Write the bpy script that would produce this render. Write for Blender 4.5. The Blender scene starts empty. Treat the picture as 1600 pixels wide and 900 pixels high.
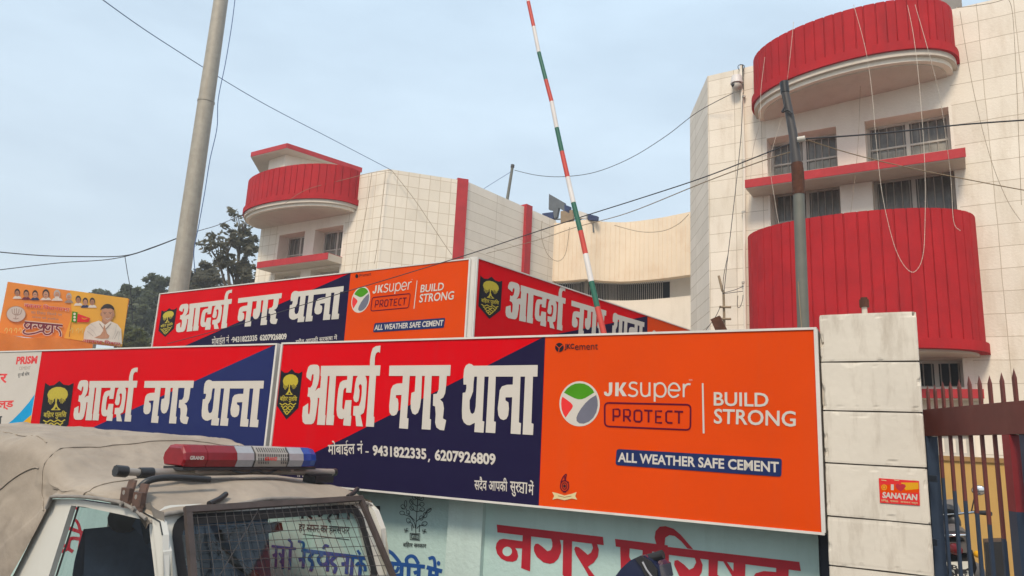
import bpy, bmesh, math, random
from mathutils import Vector as V, noise
random.seed(7)
SC = bpy.context.scene
COL = SC.collection
R = math.radians
# ---------------------------------------------------------------- camera
FPX, HC = 1130.0, 2.15                       # focal length in px of a 1600 px wide frame; eye height
UPC = V((260, 5350, 1130)).normalized()      # the zenith seen from the camera (right, up, forward)
SP = UPC.z; CP = math.sqrt(1 - SP * SP)
CF = V((0, CP, SP))
_b = -UPC.x * SP / CP
CR = V((math.sqrt(1 - UPC.x ** 2 - _b * _b), _b, UPC.x))
CU = CR.cross(CF)
CAM = V((0, 0, HC))
cd = bpy.data.cameras.new('camera'); co = bpy.data.objects.new('camera', cd); COL.objects.link(co)
cd.sensor_width = 36; cd.lens = 36 * FPX / 1600; cd.clip_end = 3000; cd.clip_start = .05
from mathutils import Matrix
m3 = Matrix((CR, CU, -CF)).transposed()
co.matrix_world = Matrix.Translation(CAM) @ m3.to_4x4()
SC.camera = co
# ---------------------------------------------------------------- sky, sun, exposure
SUN_EL, SUN_AZ = 47.0, 200.0                 # azimuth clockwise from +Y: behind the camera, a little to the left
W = bpy.data.worlds.new('World'); SC.world = W; W.use_nodes = True
wn = W.node_tree; bgd = wn.nodes['Background']
sky = wn.nodes.new('ShaderNodeTexSky'); sky.sky_type = 'NISHITA'; sky.sun_disc = False
sky.sun_elevation = R(SUN_EL); sky.sun_rotation = R(SUN_AZ)
sky.air_density = 1.0; sky.dust_density = 3.0; sky.ozone_density = 1.0; sky.altitude = 50
tc = wn.nodes.new('ShaderNodeTexCoord'); mp = wn.nodes.new('ShaderNodeMapping'); mp.inputs['Scale'].default_value = (1, 1, 3.2)
nz = wn.nodes.new('ShaderNodeTexNoise'); nz.inputs['Scale'].default_value = 2.1; nz.inputs['Detail'].default_value = 6; nz.inputs['Roughness'].default_value = .55
rp = wn.nodes.new('ShaderNodeValToRGB'); rp.color_ramp.elements[0].position = .38; rp.color_ramp.elements[1].position = .78
rp.color_ramp.elements[0].color = (.60, .60, .60, 1); rp.color_ramp.elements[1].color = (.80, .80, .80, 1)
mxs = wn.nodes.new('ShaderNodeMix'); mxs.data_type = 'RGBA'
mxs.inputs[7].default_value = (9.6, 11.8, 13.8, 1)          # thin high haze over the blue
wn.links.new(tc.outputs['Generated'], mp.inputs['Vector']); wn.links.new(mp.outputs['Vector'], nz.inputs['Vector'])
wn.links.new(nz.outputs['Fac'], rp.inputs['Fac']); wn.links.new(rp.outputs['Color'], mxs.inputs[0])
sx_ = wn.nodes.new('ShaderNodeSeparateXYZ'); wn.links.new(tc.outputs['Generated'], sx_.inputs[0])
er = wn.nodes.new('ShaderNodeMapRange'); er.inputs[1].default_value = .06; er.inputs[2].default_value = .62; wn.links.new(sx_.outputs['Z'], er.inputs[0])
hc = wn.nodes.new('ShaderNodeMix'); hc.data_type = 'RGBA'; hc.inputs[6].default_value = (9.9, 11.2, 12.0, 1); hc.inputs[7].default_value = (9.5, 11.9, 14.0, 1)   # haze paler and warmer low down
wn.links.new(er.outputs[0], hc.inputs[0]); wn.links.new(hc.outputs[2], mxs.inputs[7])
wn.links.new(sky.outputs['Color'], mxs.inputs[6]); wn.links.new(mxs.outputs[2], bgd.inputs['Color'])
bgd.inputs['Strength'].default_value = .075
sl = bpy.data.lights.new('sun', 'SUN'); so = bpy.data.objects.new('sun', sl); COL.objects.link(so)
sl.energy = 2.3; sl.angle = R(14); sl.color = (1, .86, .68)
sd = V((math.sin(R(SUN_AZ)) * math.cos(R(SUN_EL)), math.cos(R(SUN_AZ)) * math.cos(R(SUN_EL)), math.sin(R(SUN_EL))))
so.rotation_euler = sd.to_track_quat('Z', 'Y').to_euler(); so.location = (0, -10, 30)
SC.view_settings.view_transform = 'Standard'; SC.view_settings.look = 'None'; SC.view_settings.exposure = 0.38; SC.view_settings.gamma = 1
SC.render.engine = 'CYCLES'; SC.cycles.max_bounces = 6; SC.cycles.transparent_max_bounces = 24
# ---------------------------------------------------------------- pixel and plane helpers
def D(x, y): return CR * (x - 800) + CU * (450 - y) + CF * FPX
def at(x, y, r):
    d = D(x, y); return CAM + d * (r / math.hypot(d.x, d.y))
def hz(x, y, z):
    d = D(x, y); return CAM + d * ((z - HC) / d.z)
class Plane:
    """a vertical plane: u runs horizontally along it, n points to the camera's side"""
    def __init__(s, o, az):
        s.o = V((o.x, o.y, 0)); s.az = az
        s.u = V((math.sin(R(az)), math.cos(R(az)), 0)); s.n = V((s.u.y, -s.u.x, 0))
        if s.n.dot(CAM - s.o) < 0: s.n = -s.n
    def sz(s, x, y, off=0):
        d = D(x, y); o = s.o + s.n * off; t = (o - CAM).dot(s.n) / d.dot(s.n); p = CAM + d * t
        return ((p - s.o).dot(s.u), p.z)
    def w(s, a, z, off=0): return s.o + s.u * a + s.n * off + V((0, 0, z))
    def pt(s, x, y, off=0): return s.w(*s.sz(x, y, off), off)
# ---------------------------------------------------------------- materials
def mat(name, col, rough=.7, var=.12, scale=4., metal=0., bump=0., bscale=40., dirt=0., dirtcol=(.12, .09, .06), dscale=(1.5, 1.5, .35), grid=None, gridcol=.55, spec=.4, coat=0.):
    m = bpy.data.materials.new(name); m.use_nodes = True; t = m.node_tree; N = t.nodes; L = t.links
    p = N['Principled BSDF']; p.inputs['Roughness'].default_value = rough; p.inputs['Metallic'].default_value = metal
    p.inputs['Specular IOR Level'].default_value = spec; p.inputs['Coat Weight'].default_value = coat
    tcn = N.new('ShaderNodeTexCoord')
    n1 = N.new('ShaderNodeTexNoise'); n1.inputs['Scale'].default_value = scale; n1.inputs['Detail'].default_value = 5; n1.inputs['Roughness'].default_value = .6
    L.new(tcn.outputs['Object'], n1.inputs['Vector'])
    rm = N.new('ShaderNodeMapRange'); rm.inputs[1].default_value = .25; rm.inputs[2].default_value = .75; rm.inputs[3].default_value = 1 - var; rm.inputs[4].default_value = 1 + var
    L.new(n1.outputs['Fac'], rm.inputs[0])
    mx = N.new('ShaderNodeMix'); mx.data_type = 'RGBA'; mx.blend_type = 'MULTIPLY'; mx.inputs[0].default_value = 1
    mx.inputs[6].default_value = (*col, 1); L.new(rm.outputs[0], mx.inputs[7]); out = mx.outputs[2]
    if dirt:
        mpn = N.new('ShaderNodeMapping'); mpn.inputs['Scale'].default_value = dscale; L.new(tcn.outputs['Object'], mpn.inputs['Vector'])
        n2 = N.new('ShaderNodeTexNoise'); n2.inputs['Scale'].default_value = 2.2; n2.inputs['Detail'].default_value = 9; n2.inputs['Roughness'].default_value = .68
        L.new(mpn.outputs[0], n2.inputs['Vector'])
        r2 = N.new('ShaderNodeMapRange'); r2.inputs[1].default_value = .50; r2.inputs[2].default_value = .74; r2.inputs[3].default_value = 0; r2.inputs[4].default_value = dirt
        L.new(n2.outputs['Fac'], r2.inputs[0])
        m2 = N.new('ShaderNodeMix'); m2.data_type = 'RGBA'; L.new(r2.outputs[0], m2.inputs[0]); L.new(out, m2.inputs[6]); m2.inputs[7].default_value = (*dirtcol, 1); out = m2.outputs[2]
    hgt = None
    if grid:
        uv = N.new('ShaderNodeUVMap'); uv.uv_map = 'uv'
        wob = N.new('ShaderNodeTexNoise'); wob.inputs['Scale'].default_value = 1.3; L.new(tcn.outputs['Object'], wob.inputs['Vector'])
        va = N.new('ShaderNodeVectorMath'); va.operation = 'MULTIPLY_ADD'; va.inputs[1].default_value = (.03, .03, 0); L.new(wob.outputs['Color'], va.inputs[0]); L.new(uv.outputs[0], va.inputs[2])
        br = N.new('ShaderNodeTexBrick'); br.offset = 0; br.inputs['Scale'].default_value = 1; br.inputs['Brick Width'].default_value = grid[0]; br.inputs['Row Height'].default_value = grid[1]
        br.inputs['Mortar Size'].default_value = grid[2]; br.inputs['Mortar Smooth'].default_value = .2; br.inputs['Color1'].default_value = (1, 1, 1, 1); br.inputs['Color2'].default_value = (.90, .895, .88, 1)
        br.inputs['Mortar'].default_value = (gridcol, gridcol * .92, gridcol * .82, 1); L.new(va.outputs[0], br.inputs['Vector'])
        m4 = N.new('ShaderNodeMix'); m4.data_type = 'RGBA'; m4.blend_type = 'MULTIPLY'; m4.inputs[0].default_value = 1; L.new(out, m4.inputs[6]); L.new(br.outputs['Color'], m4.inputs[7]); out = m4.outputs[2]
    L.new(out, p.inputs['Base Color'])
    if bump:
        n3 = N.new('ShaderNodeTexNoise'); n3.inputs['Scale'].default_value = bscale; n3.inputs['Detail'].default_value = 6; L.new(tcn.outputs['Object'], n3.inputs['Vector'])
        b = N.new('ShaderNodeBump'); b.inputs['Strength'].default_value = bump; b.inputs['Distance'].default_value = .02; L.new(n3.outputs['Fac'], b.inputs['Height']); L.new(b.outputs[0], p.inputs['Normal'])
    return m
def glass(name, tint=(.75, .82, .85), refl=.12, rough=.02):
    m = bpy.data.materials.new(name); m.use_nodes = True; t = m.node_tree; N = t.nodes; L = t.links
    N.remove(N['Principled BSDF']); tr = N.new('ShaderNodeBsdfTransparent'); tr.inputs[0].default_value = (*tint, 1)
    gl = N.new('ShaderNodeBsdfGlossy'); gl.inputs['Roughness'].default_value = rough
    lw = N.new('ShaderNodeLayerWeight'); lw.inputs['Blend'].default_value = .5
    pw = N.new('ShaderNodeMath'); pw.operation = 'POWER'; pw.inputs[1].default_value = 4; L.new(lw.outputs['Facing'], pw.inputs[0])
    rm = N.new('ShaderNodeMath'); rm.operation = 'MULTIPLY_ADD'; rm.use_clamp = True; rm.inputs[1].default_value = .6 * refl; rm.inputs[2].default_value = .045 * refl; L.new(pw.outputs[0], rm.inputs[0])
    mx = N.new('ShaderNodeMixShader'); L.new(rm.outputs[0], mx.inputs[0]); L.new(tr.outputs[0], mx.inputs[1]); L.new(gl.outputs[0], mx.inputs[2]); L.new(mx.outputs[0], N['Material Output'].inputs[0])
    return m
PLASTER = dict(rough=.85, var=.06, scale=1.2, bump=.25, bscale=25)
M = dict(
    cream=mat('cream plaster', (.76, .685, .585), dirt=.42, dirtcol=(.46, .36, .25), gridcol=.58, grid=(.55, .385, .006), **PLASTER),
    creamsm=mat('cream plaster, small panels', (.76, .69, .59), dirt=.2, dirtcol=(.45, .36, .26), gridcol=.70, grid=(.31, .325, .010), **PLASTER),
    creamcol=mat('cream column panels', (.73, .665, .58), dirt=.2, dirtcol=(.45, .36, .28), gridcol=.62, grid=(1.35, .29, .008), **PLASTER),
    creamplain=mat('plain cream plaster', (.76, .69, .595), dirt=.18, dirtcol=(.40, .31, .22), **PLASTER),
    peach=mat('peach ribbed plaster', (.76, .63, .48), dirt=.35, dirtcol=(.55, .33, .17), dscale=(.6, .6, .5), **PLASTER),
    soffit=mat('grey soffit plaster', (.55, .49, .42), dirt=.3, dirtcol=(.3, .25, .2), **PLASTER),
    red=mat('red wall paint', (.39, .013, .018), rough=.75, spec=.15, var=.14, scale=2.5, bump=.2, dirt=.45, dirtcol=(.22, .014, .018), dscale=(2.5, 2.5, .35)),
    redfade=mat('faded red paint', (.40, .020, .026), rough=.7, var=.15, bump=.2),
    pillar=mat('dirty white pillar paint', (.62, .565, .485), rough=.85, var=.06, scale=3, bump=.05, bscale=22, dirt=.6, dirtcol=(.30, .24, .18), dscale=(4, 4, .9)),
    groove=mat('dark groove', (.16, .13, .10), rough=.9),
    cyan=mat('pale cyan wall paint', (.42, .57, .545), rough=.8, var=.07, scale=2, bump=.25, bscale=30, dirt=.25, dirtcol=(.22, .30, .28), dscale=(2.5, 2.5, .3)),
    cyanlt=mat('paler cyan pilaster paint', (.48, .60, .57), rough=.8, var=.07, scale=2, bump=.25, bscale=30, dirt=.25, dirtcol=(.25, .30, .28), dscale=(2.5, 2.5, .3)),
    navyend=mat('dark navy end strip', (.02, .025, .04), rough=.7),
    vred=mat('sign vinyl red', (.56, .001, .006), rough=.5, var=.05, scale=1.5, spec=.02, dirt=.16, dirtcol=(.40, .03, .035), dscale=(5, 5, .3)),
    vnavy=mat('sign vinyl navy', (.013, .010, .040), rough=.5, var=.05, spec=.02),
    vnavy2=mat('sign vinyl blue', (.018, .026, .105), rough=.5, var=.05, spec=.02),
    vor=mat('sign vinyl orange', (.62, .056, .003), rough=.5, var=.06, scale=1.2, spec=.02, dirt=.16, dirtcol=(.5, .09, .03), dscale=(5, 5, .3)),
    vwhite=mat('sign vinyl white', (.53, .49, .44), rough=.45, var=.04, spec=.02),
    vblack=mat('sign vinyl black', (.015, .014, .020), rough=.4, spec=.02),
    vyel=mat('sign vinyl mustard', (.42, .33, .01), rough=.4, var=.1, scale=40),
    vpale=mat('sign vinyl pale yellow', (.60, .48, .25), rough=.4),
    vgreen=mat('sign vinyl green', (.06, .24, .012), rough=.4, spec=.02),
    vgrey=mat('sign vinyl slate grey', (.14, .14, .18), rough=.4, spec=.02),
    vlred=mat('logo red', (.66, .02, .02), rough=.4, spec=.3),
    vbox=mat('sign vinyl royal navy', (.016, .028, .10), rough=.4, spec=.02),
    vmar=mat('sign vinyl maroon', (.11, .006, .022), rough=.4, spec=.02),
    vcyan=mat('sign vinyl sky blue', (.01, .28, .55), rough=.4, spec=.02),
    vamber=mat('sign vinyl amber', (.65, .32, .015), rough=.4, spec=.02),
    alu=mat('painted aluminium frame', (.60, .57, .53), rough=.45, var=.08, dirt=.2),
    pred=mat('hand painted red', (.40, .008, .022), rough=.6, var=.12, scale=8),
    pblue=mat('hand painted blue', (.01, .07, .27), rough=.6, var=.15, scale=8),
    pblack=mat('hand painted black', (.02, .025, .028), rough=.6, var=.1),
    steel=mat('weathered steel pole', (.34, .31, .26), rough=.6, var=.14, scale=9, metal=.15, bump=.1, dirt=.4, dirtcol=(.22, .17, .12), dscale=(6, 6, .8)),
    galv=mat('galvanised pole', (.135, .135, .115), rough=.6, metal=.15, var=.15, scale=8, dirt=.3, dirtcol=(.14, .12, .1), dscale=(8, 8, .6)),
    rust=mat('rust', (.075, .028, .015), rough=.9, var=.35, scale=14, bump=.4),
    darkmetal=mat('dark painted metal', (.05, .045, .045), rough=.5, var=.2, scale=10),
    wire=mat('black cable', (.03, .03, .035), rough=.6), wireblue=mat('blue cable', (.05, .10, .24), rough=.6), wirewhite=mat('thin pale wire', (.55, .48, .40), rough=.6), wiretan=mat('tan wire', (.26, .19, .12), rough=.7),
    bwhite=mat('barrier white', (.66, .62, .60), rough=.5, dirt=.2), bred=mat('barrier red', (.50, .05, .035), rough=.5, dirt=.1), bgreen=mat('barrier green', (.015, .11, .07), rough=.5, dirt=.1),
    wframe=mat('window frame paint', (.50, .47, .42), rough=.6, dirt=.35), grille=mat('window grille', (.36, .33, .29), rough=.6),
    pane=mat('dusty dark pane', (.105, .098, .085), rough=.25, var=.5, scale=5, dirt=.95, dirtcol=(.27, .25, .215), dscale=(7, 7, .6), spec=.5),
    panecard=mat('boarded pane', (.30, .27, .19), rough=.7, var=.1, dirt=.4, dirtcol=(.18, .16, .12)),
    panelt=mat('dusty curtained pane', (.27, .25, .21), rough=.35, var=.4, scale=5, dirt=.8, dirtcol=(.08, .075, .065), dscale=(9, 9, .5), spec=.5),
    dark=mat('dark interior', (.012, .012, .012), rough=.9),
    jwhite=mat('jeep white paint', (.63, .615, .56), rough=.35, var=.04, coat=.3, dirt=.12, dirtcol=(.35, .30, .24)),
    rubber=mat('black rubber', (.014, .015, .017), rough=.65), seat=mat('blue seat cover', (.055, .085, .14), rough=.85, var=.2, scale=15), black=mat('black plastic', (.02, .02, .022), rough=.4),  # seat: blue reflections in the windscreen, put into the fabric colour
    bracket=mat('rusty bracket', (.085, .050, .038), rough=.75, var=.3, scale=20, dirt=.5, dirtcol=(.16, .06, .03), dscale=(9, 9, 9)),
    guard=mat('brown guard bars', (.060, .046, .042), rough=.6, var=.25, scale=12),
    barmetal=mat('grey roof bar', (.30, .27, .24), rough=.45, metal=.3, var=.15, scale=10),
    lred=mat('red beacon lens', (.20, .004, .010), rough=.25, var=.2, scale=12, spec=.35, coat=.15), lblue=mat('blue beacon lens', (.014, .045, .26), rough=.25, var=.2, scale=12, spec=.35, coat=.15),
    lclear=mat('clear beacon lens', (.30, .30, .32), rough=.2, var=.12, scale=14, spec=.6, coat=.5), lgrey=mat('beacon speaker grey', (.36, .33, .30), rough=.5),
    gred=mat('gate maroon paint', (.125, .028, .022), rough=.5, var=.2, scale=6, dirt=.3, dirtcol=(.16, .07, .05)), gred2=mat('gate red paint', (.19, .014, .018), rough=.5, var=.15), gnavy=mat('gate navy paint', (.018, .032, .060), rough=.5, var=.2),
    ochre=mat('ochre wall paint', (.48, .29, .085), rough=.8, var=.06, dirt=.35, dirtcol=(.36, .20, .07), dscale=(2, 2, .5)), ochred=mat('ochre coping', (.30, .17, .06), rough=.8),
    chrome=mat('chrome', (.7, .7, .7), rough=.12, metal=1, var=.02), bikegrey=mat('grey bike plastic', (.10, .09, .085), rough=.5), bikered=mat('red tail lens', (.14, .008, .012), rough=.25), bikebluerefl=mat('dark blue bike panel', (.012, .018, .05), rough=.2, coat=.6), plate=mat('number plate', (.55, .53, .46), rough=.5),  # the bike panel's blue is a reflection put into a near-black colour
    concrete=mat('grey concrete', (.24, .22, .20), rough=.9, var=.15, bump=.4), road=mat('asphalt', (.055, .052, .05), rough=.95, var=.25, scale=3, bump=.5, bscale=60), pave=mat('dusty earth paving', (.24, .20, .16), rough=.95, var=.15, bump=.4), earth=mat('dusty ground', (.20, .16, .11), rough=1, var=.25, scale=.2),
    porange=mat('poster orange', (.74, .24, .03), rough=.5, var=.12, scale=1.0), pyel=mat('poster amber', (.76, .38, .035), rough=.5, var=.1, scale=1.), tarpor=mat('orange cloth', (.78, .21, .035), rough=.8, var=.1, bump=.2, bscale=10),
    skin=mat('printed skin', (.48, .25, .15), rough=.6), skin2=mat('printed skin shade', (.38, .19, .11), rough=.6), hair=mat('printed dark hair', (.03, .025, .025), rough=.6), kurta=mat('printed white cloth', (.66, .60, .52), rough=.6), phal=mat('printed grey hair', (.4, .38, .36), rough=.6), pmar=mat('printed maroon', (.15, .015, .03), rough=.5), ppink=mat('printed red', (.50, .03, .05), rough=.5), pgrey=mat('printed grey ink', (.30, .22, .18), rough=.5), ppale=mat('printed pale yellow', (.66, .50, .14), rough=.5),
    bark=mat('bark', (.10, .08, .06), rough=.95, var=.3), cloth1=mat('grey sheet metal', (.10, .11, .12), rough=.6, var=.2), cloth2=mat('navy panel', (.02, .035, .10), rough=.6), cloth3=mat('brown board', (.26, .19, .12), rough=.8, var=.2),
)
def leafmat(name, c1, c2):
    m = bpy.data.materials.new(name); m.use_nodes = True; t = m.node_tree; N = t.nodes; L = t.links; p = N['Principled BSDF']
    g = N.new('ShaderNodeNewGeometry'); r = N.new('ShaderNodeValToRGB'); r.color_ramp.elements[0].color = (*c1, 1); r.color_ramp.elements[1].color = (*c2, 1)
    L.new(g.outputs['Random Per Island'], r.inputs[0]); L.new(r.outputs[0], p.inputs['Base Color']); p.inputs['Roughness'].default_value = .6
    tl = N.new('ShaderNodeBsdfTranslucent'); L.new(r.outputs[0], tl.inputs[0]); ms = N.new('ShaderNodeMixShader'); ms.inputs[0].default_value = .5; L.new(p.outputs[0], ms.inputs[1]); L.new(tl.outputs[0], ms.inputs[2]); L.new(ms.outputs[0], N['Material Output'].inputs[0])
    return m
M['leaf1'] = leafmat('haze paled grey green leaves', (.085, .10, .05), (.17, .19, .10))  # haze over the far trees is put into the leaf colours
M['leaf2'] = leafmat('haze paled dark leaves', (.095, .09, .058), (.19, .175, .115))  # these leaves are paled for haze in their colour too
M['leaf3'] = leafmat('yellow green leaves', (.07, .085, .02), (.17, .17, .05))
# canvas: woven, blotched, dusty
M['canvas'] = mat('dusty canvas tarpaulin', (.32, .268, .215), rough=.95, var=.16, scale=2.5, bump=.55, bscale=8, dirt=.6, dirtcol=(.20, .165, .135), dscale=(1.2, 1.2, 1.2))
M['canvash'] = mat('grey canvas hem', (.22, .20, .18), rough=.95, var=.2, scale=12, bump=.4, bscale=20)
_t = M['canvas'].node_tree; _N = _t.nodes; _L = _t.links
_tc = _N.new('ShaderNodeTexCoord'); _n = _N.new('ShaderNodeTexNoise'); _n.inputs['Scale'].default_value = 1.5; _n.inputs['Detail'].default_value = 1.5; _n.inputs['Distortion'].default_value = .5
_L.new(_tc.outputs['Object'], _n.inputs['Vector'])
_s = _N.new('ShaderNodeMath'); _s.operation = 'SUBTRACT'; _s.inputs[1].default_value = .5; _L.new(_n.outputs['Fac'], _s.inputs[0])
_a = _N.new('ShaderNodeMath'); _a.operation = 'ABSOLUTE'; _L.new(_s.outputs[0], _a.inputs[0])
_r = _N.new('ShaderNodeMapRange'); _r.inputs[1].default_value = 0; _r.inputs[2].default_value = .07; _r.interpolation_type = 'SMOOTHSTEP'; _L.new(_a.outputs[0], _r.inputs[0])
_b0 = [n for n in _N if n.type == 'BUMP'][0]
_b = _N.new('ShaderNodeBump'); _b.inputs['Strength'].default_value = .5; _b.inputs['Distance'].default_value = .012; _L.new(_r.outputs[0], _b.inputs['Height']); _L.new(_b.outputs[0], _b0.inputs['Normal'])
M['glassj'] = glass('vehicle glass', (.80, .87, .88), 1.3)
M['glasst'] = glass('tinted side glass', (.72, .78, .80), 1.3)
# ---------------------------------------------------------------- mesh helpers
def worldloc(o):
    l = V((0, 0, 0))
    while o: l = l + o.location; o = o.parent
    return l
class MB:
    def __init__(s): s.v = []; s.f = []; s.m = []; s.uv = []; s.sm = []; s.mats = []
    def mi(s, m):
        m = M[m] if isinstance(m, str) else m
        if m not in s.mats: s.mats.append(m)
        return s.mats.index(m)
    def face(s, pts, m, uv=None, smooth=False):
        i = len(s.v); s.v += [V(p) for p in pts]; s.f.append(list(range(i, i + len(pts)))); s.m.append(s.mi(m)); s.uv.append(uv); s.sm.append(smooth)
    def raw(s, vs, fs, m, smooth=False, uvs=None):
        i = len(s.v); s.v += [V(p) for p in vs]; k = s.mi(m)
        for q, f in enumerate(fs): s.f.append([i + a for a in f]); s.m.append(k); s.uv.append(uvs[q] if uvs else None); s.sm.append(smooth)
    def prism(s, pts, vec, m, ms=None):
        vec = V(vec); a = [V(p) for p in pts]; b = [p + vec for p in a]; n = len(a)
        s.face(a, m); s.face(b[::-1], m)
        for i in range(n): s.face([a[i], b[i], b[(i + 1) % n], a[(i + 1) % n]], ms or m)
    def box(s, o, ax, ay, az, m):
        o, ax, ay, az = V(o), V(ax), V(ay), V(az); s.prism([o, o + ax, o + ax + ay, o + ay], az, m)
    def tube(s, pts, r, m, n=8, smooth=True, sx=1.):
        pts = [V(p) for p in pts]; k = len(pts); rs = r if isinstance(r, (list, tuple)) else [r] * k; vs = []
        ref = V((0, 0, 1)); t0 = (pts[1] - pts[0]).normalized()
        if abs(t0.z) > .9: ref = V((1, 0, 0))
        for i in range(k):
            t = (pts[min(i + 1, k - 1)] - pts[max(i - 1, 0)]).normalized()
            x = ref - t * ref.dot(t)
            if x.length < 1e-5: x = t.orthogonal()
            x.normalize(); ref = x; y = t.cross(x)
            for q in range(n):
                a = 2 * math.pi * q / n; vs.append(pts[i] + (x * math.cos(a) * sx + y * math.sin(a)) * rs[i])
        fs = [[i * n + q, i * n + (q + 1) % n, (i + 1) * n + (q + 1) % n, (i + 1) * n + q] for i in range(k - 1) for q in range(n)]
        s.raw(vs, fs, m, smooth); s.face(vs[:n][::-1], m); s.face(vs[-n:], m)
    def ball(s, c, r, m, n=10, sc=(1, 1, 1), ax=None):
        c = V(c); vs = []; A = ax or (V((1, 0, 0)), V((0, 1, 0)), V((0, 0, 1)))
        for i in range(n + 1):
            th = math.pi * i / n
            for q in range(2 * n):
                ph = math.pi * q / n; vs.append(c + (A[0] * math.sin(th) * math.cos(ph) * sc[0] + A[1] * math.sin(th) * math.sin(ph) * sc[1] + A[2] * math.cos(th) * sc[2]) * r)
        w = 2 * n; s.raw(vs, [[i * w + q, i * w + (q + 1) % w, (i + 1) * w + (q + 1) % w, (i + 1) * w + q] for i in range(n) for q in range(w)], m, True)
    def grid(s, P, nu, nv, m, smooth=True):
        vs = [P(i / (nu - 1), k / (nv - 1)) for i in range(nu) for k in range(nv)]
        s.raw(vs, [[i * nv + k, (i + 1) * nv + k, (i + 1) * nv + k + 1, i * nv + k + 1] for i in range(nu - 1) for k in range(nv - 1)], m, smooth)
    def build(s, name, parent=None, label=None, kind=None, merge=False):
        me = bpy.data.meshes.new(name); w = worldloc(parent) if parent else V((0, 0, 0))
        me.from_pydata([p - w for p in s.v], [], s.f)
        for m in s.mats: me.materials.append(m)
        me.polygons.foreach_set('material_index', s.m); me.polygons.foreach_set('use_smooth', s.sm)
        if any(u for u in s.uv):
            ul = me.uv_layers.new(name='uv')
            for p, u in zip(me.polygons, s.uv):
                if u:
                    for li, c in zip(p.loop_indices, u): ul.data[li].uv = c
        if merge:
            bm = bmesh.new(); bm.from_mesh(me); bmesh.ops.remove_doubles(bm, verts=bm.verts, dist=1e-4); bmesh.ops.recalc_face_normals(bm, faces=bm.faces); bm.to_mesh(me); bm.free()
        o = bpy.data.objects.new(name, me); COL.objects.link(o)
        if parent: o.parent = parent
        if label: o['label'] = label
        if kind: o['kind'] = kind
        return o
def thing(name, label, cat, loc, group=None):
    o = bpy.data.objects.new(name, None); COL.objects.link(o); o.location = loc; o.empty_display_size = .1
    o['label'] = label; o['category'] = cat
    if group: o['group'] = group
    return o
def tag(o, label, cat, group=None):
    o['label'] = label; o['category'] = cat
    if group: o['group'] = group
    return o
# flat lettering and marks on a plane; every mark gets its own hair of offset so that none share a plane
class Ink:
    def __init__(s, pl, off, step=.00008): s.pl = pl; s.off = off; s.mb = MB(); s.step = step; s.q = 0; s.map = None
    def _o(s): s.q += 1; return s.off + s.q * s.step
    def P(s, x, y):
        a = s.pl.sz(x, y, s.off) if s.map is None else s.map(x, y)
        return a
    def poly2(s, pts, m):
        o = s._o(); s.mb.face([s.pl.w(a, z, o) for a, z in pts], m)
    def poly(s, px, m): s.poly2([s.P(x, y) for x, y in px], m)
    def ell(s, x, y, rx, ry, m, rot=0, n=28, a0=0, a1=360):
        c, d = math.cos(R(rot)), math.sin(R(rot)); px = []
        for i in range(n):
            t = R(a0 + (a1 - a0) * i / n); p, q = rx * math.cos(t), ry * math.sin(t); px.append((x + p * c - q * d, y + p * d + q * c))
        s.poly(px, m)
    def ring(s, x, y, rx, ry, w, m, n=28, rot=0):
        c, d = math.cos(R(rot)), math.sin(R(rot))
        s.line([(x + rx * math.cos(2 * math.pi * i / n) * c - ry * math.sin(2 * math.pi * i / n) * d, y + rx * math.cos(2 * math.pi * i / n) * d + ry * math.sin(2 * math.pi * i / n) * c) for i in range(n + 1)], w, m)
    def line(s, px, w, m):
        """a ribbon along px points, w wide in px (a list: one width per point)"""
        ws = w if isinstance(w, (list, tuple)) else [w] * len(px)
        L = []; Rr = []; n = len(px)
        for i in range(n):
            a = px[max(i - 1, 0)]; b = px[min(i + 1, n - 1)]; t = V((b[0] - a[0], b[1] - a[1])); t = t.normalized() if t.length > 1e-9 else V((1, 0)); k = V((-t.y, t.x)) * ws[i] / 2
            L.append((px[i][0] + k.x, px[i][1] + k.y)); Rr.append((px[i][0] - k.x, px[i][1] - k.y))
        o = s._o()
        Lw = [s.pl.w(*s.P(*p), o) for p in L]; Rw = [s.pl.w(*s.P(*p), o) for p in Rr]
        s.mb.raw(Lw + Rw, [[i, i + 1, n + i + 1, n + i] for i in range(n - 1)], m)
    def curve(s, px, w, m, k=6):
        s.line(smooth(px, k), w, m)
    def text(s, body, bl, br, tl, m, bold=0.0):
        """set a line of type so that its bounding box fills the px parallelogram bl, br, tl"""
        c = bpy.data.curves.new('type', 'FONT'); c.body = body; c.offset = bold; c.resolution_u = 3
        ob = bpy.data.objects.new('type', c); COL.objects.link(ob); bpy.context.view_layer.update()
        me = bpy.data.meshes.new_from_object(ob.evaluated_get(bpy.context.evaluated_depsgraph_get()))
        vs = [v.co.copy() for v in me.vertices]; fs = [list(p.vertices) for p in me.polygons]
        bpy.data.objects.remove(ob); bpy.data.curves.remove(c); bpy.data.meshes.remove(me)
        if not vs: return
        x0 = min(v.x for v in vs); x1 = max(v.x for v in vs); y0 = min(v.y for v in vs); y1 = max(v.y for v in vs)
        A, B, C = V(s.P(*bl)), V(s.P(*br)), V(s.P(*tl)); o = s._o()
        w = []
        for v in vs:
            q = A + (B - A) * ((v.x - x0) / (x1 - x0)) + (C - A) * ((v.y - y0) / (y1 - y0)); w.append(s.pl.w(q.x, q.y, o))
        s.mb.raw(w, fs, m)
    def build(s, name, parent, label=None): return s.mb.build(name, parent, label)
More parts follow.
